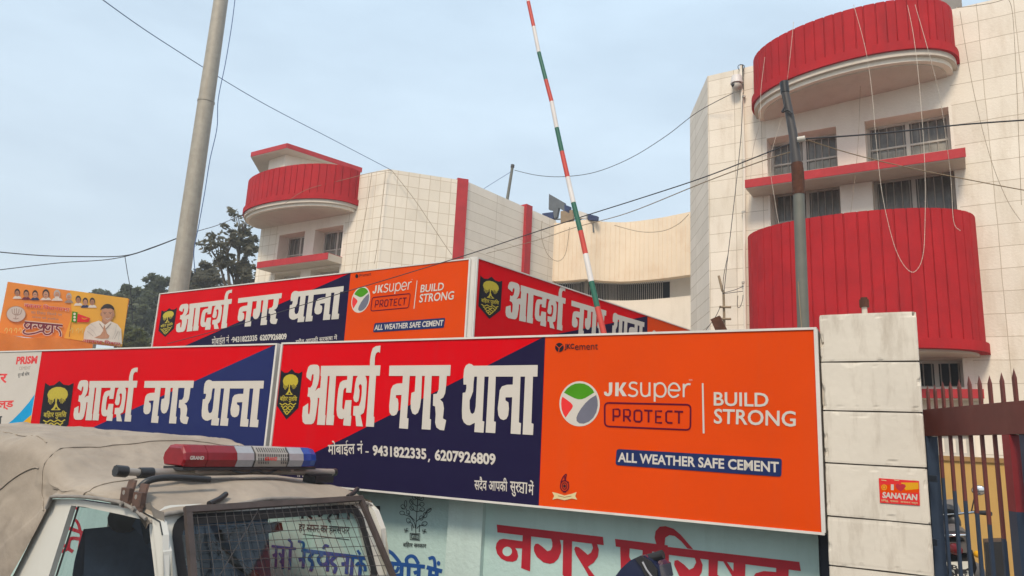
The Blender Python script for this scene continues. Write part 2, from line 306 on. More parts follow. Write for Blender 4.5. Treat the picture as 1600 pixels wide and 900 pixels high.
def smooth(px, k=6):
    out = []; n = len(px)
    for i in range(n - 1):
        p0, p1, p2, p3 = [V(px[max(0, min(n - 1, j))]) for j in (i - 1, i, i + 1, i + 2)]
        for q in range(k):
            t = q / k
            out.append(tuple(.5 * ((2 * p1) + (p2 - p0) * t + (2 * p0 - 5 * p1 + 4 * p2 - p3) * t * t + (3 * p1 - p0 - 3 * p2 + p3) * t ** 3)))
    out.append(tuple(px[-1])); return out
def affine(src, dst):
    """the affine map that takes three 2-D points to three others"""
    a, b, c = [V(p) for p in src]; A, B, C = [V(p) for p in dst]; u, v = b - a, c - a; det = u.x * v.y - u.y * v.x
    def f(p):
        q = V(p) - a; s = (q.x * v.y - q.y * v.x) / det; t = (u.x * q.y - u.y * q.x) / det; return tuple(A + (B - A) * s + (C - A) * t)
    return f
# ================================================================ planes of the place
AZW = -61.24                                    # the compound wall and its signs
AZF = -57.23                                    # the building's front
SM = Plane(at(1285, 700, 5.2), AZW)             # faces of the two front signs and of the gate pillar
WL = Plane(SM.o - SM.n * .30, AZW)              # face of the compound wall
SA = Plane(at(640, 480, 8.6), AZF)              # roof sign, long side
_c = SA.pt(740, 470)
SB = Plane(_c, 38.83)                           # roof sign, side going back
BD = Plane(at(1108, 400, 15), AZF)              # building front
COMP = .61                                      # level of the ground behind the gate
# ================================================================ the setting
def sheet(name, pts, z, m):
    mb = MB(); mb.face([(x, y, z) for x, y in pts], m); return mb.build(name, kind='structure')
sheet('ground', [(-88, -88), (88, -88), (88, 88), (-88, 88)], -.02, 'earth')
def alongwall(s0, s1, n0, n1): return [tuple((SM.o + SM.u * a + SM.n * b).xy) for a, b in ((s0, n0), (s1, n0), (s1, n1), (s0, n1))]
sheet('road', alongwall(-25, 30, 1.2, 9.5), 0, 'road')
mb = MB()
p4 = alongwall(-25, 30, -.28, 1.2)
mb.prism([(x, y, .0) for x, y in p4], (0, 0, .12), 'pave'); mb.build('pavement', kind='structure')
mb = MB(); p4 = alongwall(-25, 30, -45, -.62); mb.prism([(x, y, -.01) for x, y in p4], (0, 0, COMP), 'pave'); mb.build('compound_ground', kind='structure')
# ================================================================ compound wall with its painting
wall = thing('compound_wall', 'pale cyan painted compound wall with red, blue and black hand painted Hindi lettering', 'wall', WL.w(5, 0))
se = WL.sz(1279, 860)[0]
mb = MB(); mb.prism([WL.w(se, .02), WL.w(14, .02), WL.w(14, 2.85), WL.w(se, 2.85)], -WL.n * .26, 'cyan'); mb.build('wall_body', wall)
mb = MB(); mb.prism([WL.w(se - .02, 2.85, .04), WL.w(14.02, 2.85, .04), WL.w(14.02, 2.93, .04), WL.w(se - .02, 2.93, .04)], -WL.n * .34, 'cyanlt'); mb.build('coping', wall)
for x0, x1 in ((703, 757),):
    a, b = WL.sz(x0, 850)[0], WL.sz(x1, 850)[0]
    mb = MB(); mb.prism([WL.w(b, .02, .055), WL.w(a, .02, .055), WL.w(a, 2.85, .055), WL.w(b, 2.85, .055)], -WL.n * .06, 'cyanlt'); mb.build('pilaster', wall)
for a in (6.6, 10.2):
    mb = MB(); mb.prism([WL.w(a, .02, .055), WL.w(a + .33, .02, .055), WL.w(a + .33, 2.85, .055), WL.w(a, 2.85, .055)], -WL.n * .06, 'cyanlt'); mb.build('pilaster', wall)
mb = MB(); mb.prism([WL.w(-.001, .02, -.02), WL.w(se - .003, .02, -.02), WL.w(se - .003, 2.8, -.02), WL.w(-.001, 2.8, -.02)], -WL.n * .2, 'navyend'); mb.build('end_panel', wall)  # dark navy strip between the wall end and the gate pillar
# red words
k = Ink(WL, .003)
c7 = lambda L: [(760 + u / 5.714, 800 + v / 5.714) for u, v in L]
c8 = lambda L: [(1000 + u / 5.333, 800 + v / 5.333) for u, v in L]
k.poly(c7([(92, 112), (1040, 222), (1048, 296), (98, 182)]), 'pred')
k.poly(c7([(325, 190), (400, 200), (390, 530), (310, 500)]), 'pred')
k.poly(c7([(325, 262), (150, 238), (115, 248), (90, 280), (83, 320), (95, 370), (130, 415), (180, 440), (235, 445), (270, 430), (284, 395), (275, 350), (258, 322), (322, 326)]), 'pred')
k.ell(760 + 186 / 5.714, 800 + 352 / 5.714, 7.4, 7.4, 'cyan', n=24)
k.poly(c7([(575, 230), (655, 240), (668, 300), (665, 360), (640, 420), (600, 455), (565, 462), (510, 450), (450, 400), (425, 350), (424, 310), (438, 284), (462, 282), (500, 310), (545, 350), (575, 340), (588, 310), (588, 270)]), 'pred')
k.poly(c7([(685, 245), (765, 255), (760, 640), (680, 560)]), 'pred')
k.poly(c7([(940, 280), (990, 290), (1004, 340), (995, 400), (960, 450), (905, 488), (980, 590), (930, 600), (880, 510), (800, 380), (784, 330), (795, 308), (825, 315), (870, 350), (905, 382), (935, 362), (952, 320)]), 'pred')
k.poly(c7([(1148, 240), (1620, 298), (1620, 372), (1155, 308)]) , 'pred')
k.poly(c8([(200, 287), (1328, 416), (1340, 492), (200, 352)]), 'pred')
k.poly(c7([(1195, 305), (1280, 315), (1275, 400), (1310, 470), (1390, 480), (1390, 560), (1290, 560), (1200, 520)]), 'pred')
k.poly(c7([(1395, 330), (1480, 340), (1478, 660), (1390, 650)]), 'pred')
k.poly(c8([(170, 330), (242, 345), (235, 640), (168, 640)]), 'pred')
k.poly(c8([(140, 280), (122, 215), (130, 160), (165, 122), (215, 118), (280, 140), (340, 190), (400, 260), (445, 312), (395, 304), (345, 245), (290, 200), (245, 192), (210, 215), (205, 280)]), 'pred')
k.poly(c8([(455, 375), (500, 385), (522, 440), (515, 500), (480, 560), (420, 600), (520, 720), (440, 720), (330, 540), (285, 440), (288, 405), (315, 400), (370, 440), (410, 482), (445, 465), (468, 420)]), 'pred')
k.poly(c8([(572, 385), (650, 395), (640, 640), (570, 640)]), 'pred')
k.poly(c8([(780, 410), (880, 425), (870, 680), (775, 680)]), 'pred')
k.poly(c8([(690, 405), (720, 410), (790, 510), (785, 560)]), 'pred')
k.poly(c8([(640, 520), (790, 620), (780, 680), (640, 590)]), 'pred')
k.poly(c8([(1135, 450), (1240, 470), (1230, 700), (1135, 700)]), 'pred')
k.poly(c8([(945, 540), (965, 510), (1030, 492), (1135, 500), (1135, 560), (1020, 560), (1010, 640), (960, 640)]), 'pred')
k.build('red_lettering', wall)
# black words, the emblem, blue words
k = Ink(WL, .003)
c6 = lambda L: [(560 + u / 6.925, 770 + v / 6.925) for u, v in L]
c9 = lambda L: [(270 + u / 4.571, 770 + v / 4.571) for u, v in L]
k.line(c9([(850, 100), (1480, 104)]), 4.2, 'pblack')
for L, w in (([(895, 110), (890, 160), (925, 150)], 3.5), ([(930, 105), (925, 185)], 4), ([(985, 108), (1000, 135), (960, 150), (995, 185)], 4), ([(1045, 105), (1075, 140), (1045, 165), (1050, 130)], 4), ([(1100, 105), (1098, 140), (1130, 150), (1110, 180), (1125, 210)], 3.6), ([(1180, 105), (1178, 190)], 4), ([(1180, 150), (1145, 150)], 4), ([(1255, 105), (1255, 190)], 4), ([(1300, 90), (1290, 70), (1330, 65), (1350, 100)], 3.4), ([(1355, 100), (1355, 215)], 4.2), ([(1320, 160), (1355, 160)], 4.2), ([(1385, 104), (1380, 220)], 4.2), ([(1405, 120), (1425, 150), (1410, 170)], 4.4), ([(1470, 104), (1466, 225)], 5), ([(1420, 108), (1418, 160)], 4)):
    k.curve(c9(L), w, 'pblack')
k.text('हर सफर का हमसफर', c9([(900, 285)])[0], c9([(1265, 310)])[0], c9([(900, 222)])[0], 'pblack', .012)
k.line(c9([(930, 295), (1260, 335)]), 1.0, 'pblack')
# state emblem: a little tree in a pot
B = 'pblack'
for L in ([(622, 440), (622, 380), (630, 260), (640, 120), (645, 20)], [(615, 380), (610, 330), (560, 260), (490, 235)], [(610, 300), (560, 250), (540, 215)], [(520, 190), (515, 160)], [(500, 180), (470, 160)], [(632, 205), (590, 180), (565, 150)], [(635, 145), (590, 115), (565, 80)], [(640, 135), (680, 130)], [(635, 205), (690, 190)], [(630, 310), (660, 285), (710, 260), (735, 210), (790, 170)], [(635, 385), (660, 360), (710, 345)], [(640, 80), (690, 60)], [(640, 70), (600, 40)], [(600, 380), (580, 330), (545, 310)], [(580, 410), (580, 345)], [(660, 425), (662, 345)]):
    k.curve(c6(L), 1.0, B, 4)
for u, v, rx, ry, rot in ((475, 218, 26, 20, 10), (484, 152, 20, 26, -35), (513, 118, 13, 36, 0), (540, 212, 16, 22, -20), (543, 300, 20, 28, -25), (578, 165, 20, 26, -25), (575, 100, 18, 28, -20), (605, 45, 20, 32, -15), (682, 60, 26, 24, 30), (690, 125, 24, 22, 0), (693, 182, 26, 20, -15), (683, 272, 20, 24, 10), (725, 240, 20, 30, 10), (765, 192, 34, 16, -40), (718, 335, 30, 22, -25)):
    x, y = c6([(u, v)])[0]; k.ring(x, y, rx / 6.925, ry / 6.925, .85, B, 16, rot)
for r_, w in (((562, 437, 668, 510), 1.1), ((578, 450, 655, 497), 1.5)):
    a, b, c, d = r_; k.line(c6([(a, b), (c, b + 6), (c - 3, d + 4), (a, d - 6), (a, b)]), w, B)
k.text('बिहार', *c6([(588, 488), (648, 492), (588, 462)]), B, .02)
for u, v in ((520, 405), (716, 417)):
    q = 18
    k.line(c6([(u - q, v - q), (u - q, v), (u + q, v), (u + q, v + q)]), 1.1, B); k.line(c6([(u + q, v - q), (u, v - q), (u, v + q), (u - q, v + q)]), 1.1, B)
k.text('बिहार सरकार', *c6([(482, 590), (735, 605), (487, 525)]), B, .015)
k.build('emblem_and_lettering', wall, 'thin black line emblem of a small tree in a pot with black words')
k = Ink(WL, .003)
G = 'pblue'
c9b = c9
k.line(c6([(240, 752), (720, 800)]), 6.2, G)
for L, w in (([(215, 745), (205, 690), (225, 640), (290, 618), (370, 660), (450, 760)], 5.5), ([(455, 770), (380, 770), (370, 830), (410, 850), (435, 800)], 5), ([(300, 760), (330, 800), (290, 850), (360, 900), (480, 880)], 5.5), ([(470, 770), (462, 960)], 6), ([(530, 775), (520, 720), (560, 685), (610, 700), (650, 770)], 5.5), ([(545, 790), (540, 960)], 6), ([(600, 870), (630, 860), (650, 880), (640, 960)], 6), ([(655, 790), (650, 930)], 6), ([(740, 805), (905, 850)], 6.4), ([(780, 815), (770, 930)], 6), ([(850, 835), (840, 960)], 6.4), ([(775, 890), (830, 900)], 5), ([(760, 715), (805, 700), (825, 740), (830, 830)], 5), ([(250, 860), (265, 940)], 6)):
    k.curve(c6(L), w, G)
k.ell(*c6([(868, 762)])[0], 2.8, 3.6, G)
# the words seen through the windscreen
k.line(c9([(705, 380), (880, 400)]), 4, G); k.line(c9([(920, 410), (1400, 470)]), 6, G)
for L, w in (([(740, 385), (735, 540)], 4), ([(715, 450), (735, 440)], 5), ([(790, 390), (785, 545)], 4.5), ([(760, 430), (785, 470), (765, 500)], 4), ([(840, 398), (835, 550)], 5), ([(825, 330), (850, 360), (845, 400)], 4), ([(895, 345), (935, 360), (925, 420)], 4), ([(940, 420), (930, 540)], 5), ([(900, 480), (935, 470)], 6), ([(1000, 430), (975, 470), (1000, 500), (985, 560)], 5.5), ([(1070, 440), (1040, 470), (1060, 510), (1100, 500), (1110, 440)], 5.5), ([(1075, 400), (1090, 375), (1115, 385)], 4), ([(1110, 440), (1105, 560)], 5.5), ([(1170, 450), (1130, 490), (1165, 530), (1150, 575)], 5.5), ([(1250, 460), (1240, 580)], 5.5), ([(1205, 510), (1240, 505)], 6), ([(1285, 465), (1275, 590)], 5.5), ([(1345, 470), (1335, 600)], 5.5), ([(1310, 520), (1335, 500), (1370, 520), (1375, 560)], 5), ([(1340, 440), (1320, 410)], 4)):
    k.curve(c9(L), w, G)
k.build('blue_lettering', wall)
k = Ink(WL, .003)
for L, w in (([(104, 824), (142, 837)], 5.5), ([(127, 836), (122, 818), (117, 812)], 4.5), ([(128, 834), (124, 858)], 5.5), ([(124, 842), (110, 842), (107, 856), (114, 862)], 5.5), ([(94, 858), (100, 852), (104, 858), (94, 862)], 5), ([(116, 792), (122, 796)], 4)):
    k.curve(L, w, 'pred')
k.build('red_lettering', wall)
# ================================================================ signs
def signbox(name, label, pl, s0, s1, z0, z1, base, depth=.14, fr=.022, post=None):
    t = thing(name, label, 'signboard', pl.w((s0 + s1) / 2, z0 if not post else post, -depth / 2))
    mb = MB(); mb.prism([pl.w(s0, z0), pl.w(s1, z0), pl.w(s1, z1), pl.w(s0, z1)], -pl.n * depth, base, 'alu'); mb.build('panel', t)
    mb = MB()
    for a, b, c, d in ((s0 - .006, s1 + .006, z1 - fr * .35, z1 + .008), (s0 - .006, s1 + .006, z0 - .008, z0 + fr * .35), (s0 - .012, s0 + fr * .55, z0 + fr * .36, z1 - fr * .36), (s1 - fr * .55, s1 + .012, z0 + fr * .36, z1 - fr * .36)):
        mb.prism([pl.w(a, c, .012), pl.w(b, c, .012), pl.w(b, d, .012), pl.w(a, d, .012)], -pl.n * (depth + .02), 'alu')
    mb.build('frame', t)
    return t
def clip_rect(pts, s0, s1, z0, z1):
    for ax, lim, sg in ((0, s0, 1), (0, s1, -1), (1, z0, 1), (1, z1, -1)):
        out = []
        for i in range(len(pts)):
            a, b = pts[i], pts[(i + 1) % len(pts)]; da, db = (a[ax] - lim) * sg, (b[ax] - lim) * sg
            if da >= 0: out.append(a)
            if (da >= 0) != (db >= 0): t = da / (da - db); out.append((a[0] + (b[0] - a[0]) * t, a[1] + (b[1] - a[1]) * t))
        pts = out
    return pts
c1 = lambda L: [(460 + u / 6, 530 + v / 6) for u, v in L]
c2 = lambda L: [(600 + u / 6.4, 560 + v / 6.4) for u, v in L]
TITLE = [c1(L) for L in (
    [(250, 250), (808, 245), (800, 342), (245, 345)],
    [(112, 355), (114, 320), (130, 262), (150, 242), (185, 238), (215, 240), (232, 255), (237, 300), (232, 370), (222, 420), (205, 462), (192, 490), (206, 515), (220, 560), (215, 620), (205, 690), (195, 750), (180, 785), (160, 797), (100, 797), (78, 775), (72, 720), (80, 635), (130, 600), (128, 690), (133, 705), (141, 700), (148, 640), (152, 580), (146, 545), (122, 535), (128, 500), (130, 452), (150, 455), (167, 430), (178, 370), (180, 332), (172, 325), (162, 345), (155, 392)],
    [(190, 490), (222, 460), (252, 455), (252, 552), (212, 550)],
    [(252, 335), (314, 335), (288, 712), (294, 713), (286, 805), (212, 802), (220, 715)],
    [(332, 335), (391, 335), (367, 712), (374, 713), (366, 806), (296, 803)],
    [(497, 335), (551, 335), (533, 502), (484, 500), (488, 456), (470, 460), (460, 480), (452, 560), (448, 640), (456, 660), (466, 655), (480, 572), (536, 572), (528, 715), (535, 719), (527, 813), (457, 808), (464, 738), (447, 750), (418, 742), (401, 715), (395, 660), (402, 560), (412, 470), (428, 408), (455, 388), (495, 380)],
    [(600, 335), (580, 370), (570, 420), (561, 500), (552, 550), (560, 580), (580, 592), (600, 580), (608, 540), (612, 480), (603, 440), (612, 424), (625, 422), (633, 442), (632, 500), (622, 580), (606, 625), (555, 628), (550, 715), (572, 718), (580, 815), (642, 818), (620, 712), (650, 690), (662, 640), (675, 500), (680, 400), (672, 355), (658, 335)],
    [(705, 335), (766, 335), (742, 724), (751, 730), (746, 822), (670, 818)],
    [(708, 255), (710, 190), (720, 130), (735, 85), (765, 65), (808, 60), (803, 128), (785, 118), (765, 135), (755, 170), (752, 255)])]
TITLE += [c2(L) for L in (
    [(55, 72), (668, 66), (662, 175), (50, 175)],
    [(190, 170), (258, 170), (230, 598), (246, 600), (240, 705), (152, 698)],
    [(190, 248), (130, 252), (90, 270), (70, 310), (62, 380), (52, 480), (55, 540), (75, 570), (100, 573), (125, 560), (142, 520), (145, 450), (138, 405), (118, 392), (120, 367), (182, 365)],
    [(318, 170), (381, 170), (372, 400), (360, 490), (340, 545), (312, 563), (285, 550), (268, 500), (267, 430), (275, 345), (308, 332)],
    [(410, 170), (478, 170), (458, 605), (471, 610), (466, 713), (377, 708)],
    [(555, 170), (629, 170), (622, 270), (612, 350), (592, 392), (562, 410), (590, 440), (600, 500), (590, 600), (622, 618), (602, 720), (560, 715), (525, 690), (512, 640), (518, 560), (512, 480), (490, 472), (494, 358), (530, 352), (548, 310)],
    [(895, 74), (1538, 66), (1535, 182), (890, 182)],
    [(796, 262), (795, 180), (802, 110), (820, 70), (850, 52), (880, 60), (903, 82), (905, 180), (897, 240), (892, 330), (872, 385), (857, 420), (857, 500), (868, 545), (885, 556), (905, 540), (918, 480), (945, 480), (935, 640), (905, 645), (860, 669), (830, 665), (800, 640), (783, 600), (780, 520), (788, 345), (815, 340), (825, 300), (825, 262)],
    [(932, 178), (1006, 178), (985, 625), (1004, 632), (996, 743), (904, 736), (912, 600)],
    [(1048, 178), (1119, 178), (1100, 630), (1119, 634), (1113, 747), (1017, 741)],
    [(1292, 178), (1366, 178), (1350, 640), (1371, 648), (1366, 759), (1267, 752)],
    [(1295, 262), (1230, 264), (1180, 280), (1158, 320), (1150, 400), (1138, 500), (1145, 570), (1165, 605), (1195, 616), (1225, 605), (1243, 570), (1250, 500), (1245, 440), (1216, 420), (1216, 390), (1285, 388)],
    [(1412, 178), (1491, 178), (1475, 648), (1496, 655), (1491, 766), (1387, 760)])]
TREF = [SM.sz(*p) for p in ((501.7, 571.7), (840.3, 570.3), (832.8, 679.5))]
TREFB = [SM.sz(*p) for p in ((501.7, 571.7), (840.3, 570.3), (584.2, 667))]
s3 = lambda L: [(420 + u / 8.183, 560 + v / 8.18) for u, v in L]
SREF = [SM.sz(*p) for p in s3([(160, 150), (428, 165), (225, 780)])]
JREF = [SM.sz(*p) for p in ((1098, 598.4), (963.7, 701.4), (1221.8, 716.6))]
def mapped(pl, src, px):
    f = affine(src, [pl.sz(*p) for p in px]); return lambda x, y: f(SM.sz(x, y))
def title(t, pl, mp):
    k = Ink(pl, .004); k.map = mp
    for L in TITLE: k.poly(L, 'vwhite')
    k.build('lettering', t)
def shield(t, pl, mp):
    k = Ink(pl, .004); k.map = mp
    k.poly(s3([(158, 150), (200, 185), (245, 180), (295, 135), (335, 180), (385, 190), (430, 165), (378, 630), (225, 782), (104, 605)]), 'vblack')
    k.poly(s3([(185, 318), (180, 285), (195, 245), (225, 217), (265, 203), (305, 205), (345, 222), (370, 255), (376, 295), (365, 330), (340, 352), (320, 330), (290, 345), (262, 322), (235, 350), (205, 345)]), 'vyel')
    for u, v0, v1 in ((192, 330, 375), (204, 335, 395), (216, 330, 400), (230, 330, 385), (240, 335, 370), (300, 330, 370), (312, 330, 390), (325, 330, 392), (338, 335, 380), (350, 335, 365)): k.line(s3([(u, v0), (u - 2, v1)]), .75, 'vyel')
    k.poly(s3([(255, 325), (278, 325), (268, 380), (280, 430), (308, 462), (285, 462), (264, 425), (245, 462), (212, 462), (240, 430), (257, 385)]), 'vyel')
    k.line(s3([(222, 460), (300, 462)]), .9, 'vyel')
    k.text('बिहार पुलिस', *s3([(140, 560), (358, 565), (148, 470)]), 'vyel', .018)
    for i, (a, b, v, n) in enumerate(((140, 350, 585, 6), (158, 330, 618, 6), (175, 310, 650, 4), (190, 280, 680, 4), (208, 255, 706, 2))):
        m_ = n * 4; k.line(s3([(a + (b - a) * q / m_, v - 10 * math.cos(q / m_ * math.pi * n)) for q in range(m_ + 1)]), 1.5, 'vyel')
    k.build('emblem', t, 'dark shield with a mustard banyan tree, the words Bihar Police and wave lines')
def cement(t, pl, mp, small=True):
    k = Ink(pl, .004); k.map = mp
    x0 = lambda L: [(860 + u / 6.4, 580 + v / 6.4) for u, v in L]; x1 = lambda L: [(840 + u / 2.5717, 500 + v / 2.5717) for u, v in L]
    k.ell(*x0([(292, 326)])[0], 202 / 6.4, 226 / 6.4, 'vwhite', n=44)
    k.poly(x0([(135, 215), (165, 175), (205, 143), (250, 124), (295, 120), (340, 126), (385, 148), (420, 180), (440, 212), (400, 238), (350, 268), (315, 281), (280, 282), (240, 270), (190, 245)]), 'vgreen')
    k.poly(x0([(120, 255), (150, 275), (200, 312), (220, 335), (225, 352), (215, 375), (185, 415), (152, 465), (130, 430), (112, 380), (107, 325), (110, 285)]), 'vlred')
    k.poly(x0([(458, 238), (472, 290), (474, 345), (460, 410), (430, 465), (385, 505), (335, 525), (290, 522), (262, 498), (260, 465), (275, 425), (305, 375), (350, 318), (400, 272)]), 'vgrey')
    k.poly(x0([(585, 113), (620, 113), (618, 205), (608, 235), (585, 250), (558, 248), (540, 235), (536, 205), (560, 205), (566, 222), (580, 222), (586, 205)]), 'vwhite')
    k.poly(x0([(650, 113), (685, 113), (682, 250), (647, 250)]), 'vwhite'); k.poly(x0([(683, 185), (725, 113), (762, 113), (718, 178), (765, 250), (722, 250), (690, 196)]), 'vwhite')
    # thin round 'super' drawn with ribbons
    w = 3.0
    for L in ([(868, 128), (845, 115), (810, 117), (793, 140), (805, 168), (845, 183), (868, 205), (858, 238), (825, 250), (790, 240), (780, 232)], [(908, 112), (908, 200), (920, 238), (950, 250), (980, 238), (992, 205)], [(992, 112), (992, 250)], [(1043, 118), (1043, 305)], [(1043, 190), (1052, 145), (1085, 120), (1125, 128), (1150, 165), (1152, 210), (1130, 248), (1095, 255), (1060, 240), (1043, 205)], [(1183, 188), (1285, 192), (1285, 160), (1262, 130), (1228, 122), (1195, 145), (1183, 188), (1190, 230), (1222, 258), (1262, 250), (1283, 232)], [(1333, 125), (1333, 260)], [(1333, 180), (1350, 145), (1375, 130), (1402, 132)]):
        k.curve(x0(L), w, 'vwhite', 5)
    k.text('TM', *x0([(1384, 97), (1418, 97), (1384, 82)]), 'vwhite')
    # rounded PROTECT box
    def rr(a, b, c, d, rad):
        out = []
        tl, tr, br, bl = a, b, c, d; P4 = [V(tl), V(tr), V(br), V(bl)]
        for i in range(4):
            p, q, r_ = P4[i - 1], P4[i], P4[(i + 1) % 4]; e0 = q + (p - q).normalized() * rad; e1 = q + (r_ - q).normalized() * rad
            for s_ in range(6):
                t_ = s_ / 5; out.append(tuple((1 - t_) ** 2 * e0 + 2 * t_ * (1 - t_) * q + t_ * t_ * e1))
        return out
    b = rr((543, 316), (1403, 335), (1400, 588), (544, 551), 45); b.append(b[0]); k.line(x0(b), 2.7, 'vmar')
    q = 3.0
    for L in ([(630, 500), (630, 380), (680, 380), (693, 392), (693, 440), (680, 452), (630, 450)], [(735, 503), (735, 384), (785, 386), (797, 398), (797, 440), (785, 455), (737, 452)], [(765, 455), (803, 503)], [(855, 392), (895, 392), (912, 408), (912, 490), (895, 505), (855, 503), (840, 488), (840, 406), (855, 392)], [(938, 392), (1022, 396)], [(982, 396), (982, 512)], [(1118, 400), (1055, 398), (1055, 514), (1118, 517)], [(1057, 455), (1108, 457)], [(1222, 402), (1175, 400), (1158, 415), (1158, 500), (1175, 515), (1222, 518)], [(1240, 402), (1328, 406)], [(1286, 405), (1286, 524)]):
        k.line(x0(L), q, 'vmar')
    k.poly(x0([(1515, 120), (1532, 120), (1543, 622), (1524, 622)]), 'vwhite')
    k.text('BUILD', (1115.3, 634.0), (1201, 636.2), (1115.3, 612.6), 'vwhite', .016)
    k.text('STRONG', (1115.3, 662), (1243.4, 667), (1116, 638.5), 'vwhite', .016)
    k.poly(x1(rr((318, 518), (982, 557), (980, 630), (313, 583), 12)), 'vbox')
    k.text('ALL WEATHER SAFE CEMENT', (965.6, 721.8), (1217.2, 738.6), (966, 706.6), 'vwhite', .026)
    if not small: k.build('advert_lettering', t, 'white and maroon cement advert lettering with a round green, red and grey logo'); return
    k.ell(874.2, 542.8, 6.7, 7.2, 'vblack'); k.line([(868.5, 539), (874, 544), (879.5, 539)], 1.1, 'vor'); k.line([(874, 544), (873, 550)], 1.1, 'vor')
    k.text('JKC', (882.4, 547.6), (897.4, 547.2), (882.4, 537.4), 'vblack', .03); k.text('ement', (898.6, 547.2), (934.6, 546.3), (898.6, 538.2), 'vblack')
    if small:
        X = lambda L: [(560 + u / 2.162, 740 + v / 2.162) for u, v in L]
        k.poly(X([(655, 62), (672, 66), (697, 74), (722, 68), (738, 62), (733, 76), (740, 88), (722, 84), (697, 90), (672, 84), (656, 88), (662, 76)]), 'vpale')
        k.ring(*X([(697, 42)])[0], 6.5, 8.5, 1.6, 'vmar'); k.ring(*X([(697, 42)])[0], 3.6, 5, 1.3, 'vmar'); k.ell(*X([(697, 42)])[0], 2, 2.4, 'vblack')
        k.curve(X([(684, 30), (692, 12), (703, 2), (700, 22), (712, 30)]), 1.6, 'vmar'); k.line(X([(697, 5), (698, 26)]), 1.4, 'vmar'); k.line(X([(692, 62), (702, 62)]), 1.6, 'vmar')
        k.line(X([(675, 75), (697, 80), (720, 76)]), .7, 'vmar')
    k.build('advert_lettering', t, 'white and maroon cement advert lettering with a round green, red and grey logo')
# ---- main sign
ms0, ms1, mz0, mz1 = .012, 4.90, 1.668, 2.982
sign = signbox('police_signboard', 'large front signboard with police phone numbers beside an orange cement advert, right of the jeep', SM, ms0, ms1, mz0, mz1, 'vred')
k = Ink(SM, .002)
so_ = SM.sz(852, 526)[0]
dl = [SM.sz(849.5, 526), SM.sz(547.5, 680), SM.sz(489, 708.5)]
k.poly2(clip_rect([(so_, dl[0][1] + .004), dl[1], dl[2], (ms1 - .02, dl[2][1] - (ms1 - .02 - dl[2][0]) * .235), (ms1 - .02, mz0), (so_, mz0)], so_, ms1 - .02, mz0 + .004, mz1 - .004), 'vnavy')
k.poly2([(ms0 + .015, mz0 + .004), (so_ - .003, mz0 + .004), (so_ - .003, mz1 - .004), (ms0 + .015, mz1 - .004)], 'vor')
k.build('colour_fields', sign)
title(sign, SM, None); shield(sign, SM, None); cement(sign, SM, None)
k = Ink(SM, .004)
k.text('मोबाईल नं', (512.4, 713), (567, 711.5), (512.4, 689), 'vwhite', .012)
k.line([(571, 706.0), (576, 706.2)], 2.0, 'vwhite')
def digits(body, bl, br, tl): k.text(body, bl, br, tl, 'vwhite', .035)
digits('9431822335', (582.3, 712), (666.3, 718.3), (582.3, 695.4)); digits('6207926809', (679.4, 719.6), (774.6, 727.2), (679.4, 701.8))
k.line([(671, 717), (669.5, 722)], 2, 'vwhite')
k.text('सदैव आपकी', (741.3, 766.5), (793, 769.5), (741.3, 744.3), 'vwhite', .012)
k.text('सुर', (797, 775), (811, 776.5), (797, 752), 'vwhite', .012)
k.line([(811, 754), (824, 755.3)], 2, 'vwhite'); k.curve([(813, 755), (811, 760), (815, 762), (812, 767), (817, 770)], 1.5, 'vwhite'); k.line([(818, 755), (817.6, 771)], 1.7, 'vwhite'); k.line([(813, 763), (818, 763)], 1.5, 'vwhite'); k.line([(822.8, 755), (822.2, 771.5)], 1.7, 'vwhite')
k.text('में', (825.5, 773), (834, 774), (826, 750), 'vwhite', .012)
k.text('थाना - बकसर', (461, 745), (510, 748), (461, 731), 'vwhite', .012)
k.build('phone_lettering', sign)
# ---- left sign
LS = Plane(SM.o - SM.n * .03, AZW)
l0, l1 = LS.sz(433, 540)[0] + .0, 11.6
sign2 = signbox('police_signboard', 'front signboard behind the jeep canvas, white cement advert left of its police panel', LS, l0, l1, mz0, mz1, 'vred', depth=.13)
k = Ink(LS, .002)
d0, d1 = LS.sz(433, 538), LS.sz(146, 667.5); sl_ = (d0[1] - d1[1]) / (d0[0] - d1[0])
e = d1[0] + (mz0 + .004 - d1[1]) / sl_
k.poly2([(l0 + .02, mz0 + .004), (l0 + .02, d0[1]), d1, (e, mz0 + .004)], 'vnavy2')
a = LS.sz(65.8, 548.3); b = LS.sz(47.5, 665)
k.poly2([(a[0], mz1 - .004), (l1 - .02, mz1 - .004), (l1 - .02, mz0 + .004), (b[0], mz0 + .004), b], 'vwhite')
k.poly([(54.3, 616), (45, 629), (32, 644), (20, 656), (10, 664), (-20, 684), (10, 684), (31, 664), (40, 656), (49.2, 648)], 'vcyan')
k.poly([(49.2, 648), (40, 656), (31, 664), (10, 684), (46, 684), (47.5, 665)], 'vamber')
k.text('PRISM', (24.7, 569.7), (57.5, 568.3), (26.5, 557.3), 'vlred', .045)
k.text('CEMENT', (29.7, 578.3), (47.5, 577.4), (30.2, 573), 'pgrey', .0)
k.text('दूर की सोच', (28, 590.5), (46, 588.5), (28.2, 582), 'pblack', .02)
k.text('दर', (-12, 599.5), (10.6, 599.5), (-11, 584.2), 'vlred', .03)
k.text('ील्ड', (-13, 641.5), (21, 640), (-12, 623.5), 'vlred', .03); k.text('य', (-6, 663), (3, 662), (-5.5, 651), 'pblack', .03)
k.build('colour_fields', sign2)
title(sign2, LS, mapped(LS, TREF, ((140.6, 595.4), (413.1, 595.0), (403.5, 667.5))))
shield(sign2, LS, mapped(LS, SREF, ((71.3, 598), (115.3, 598.3), (82, 685))))
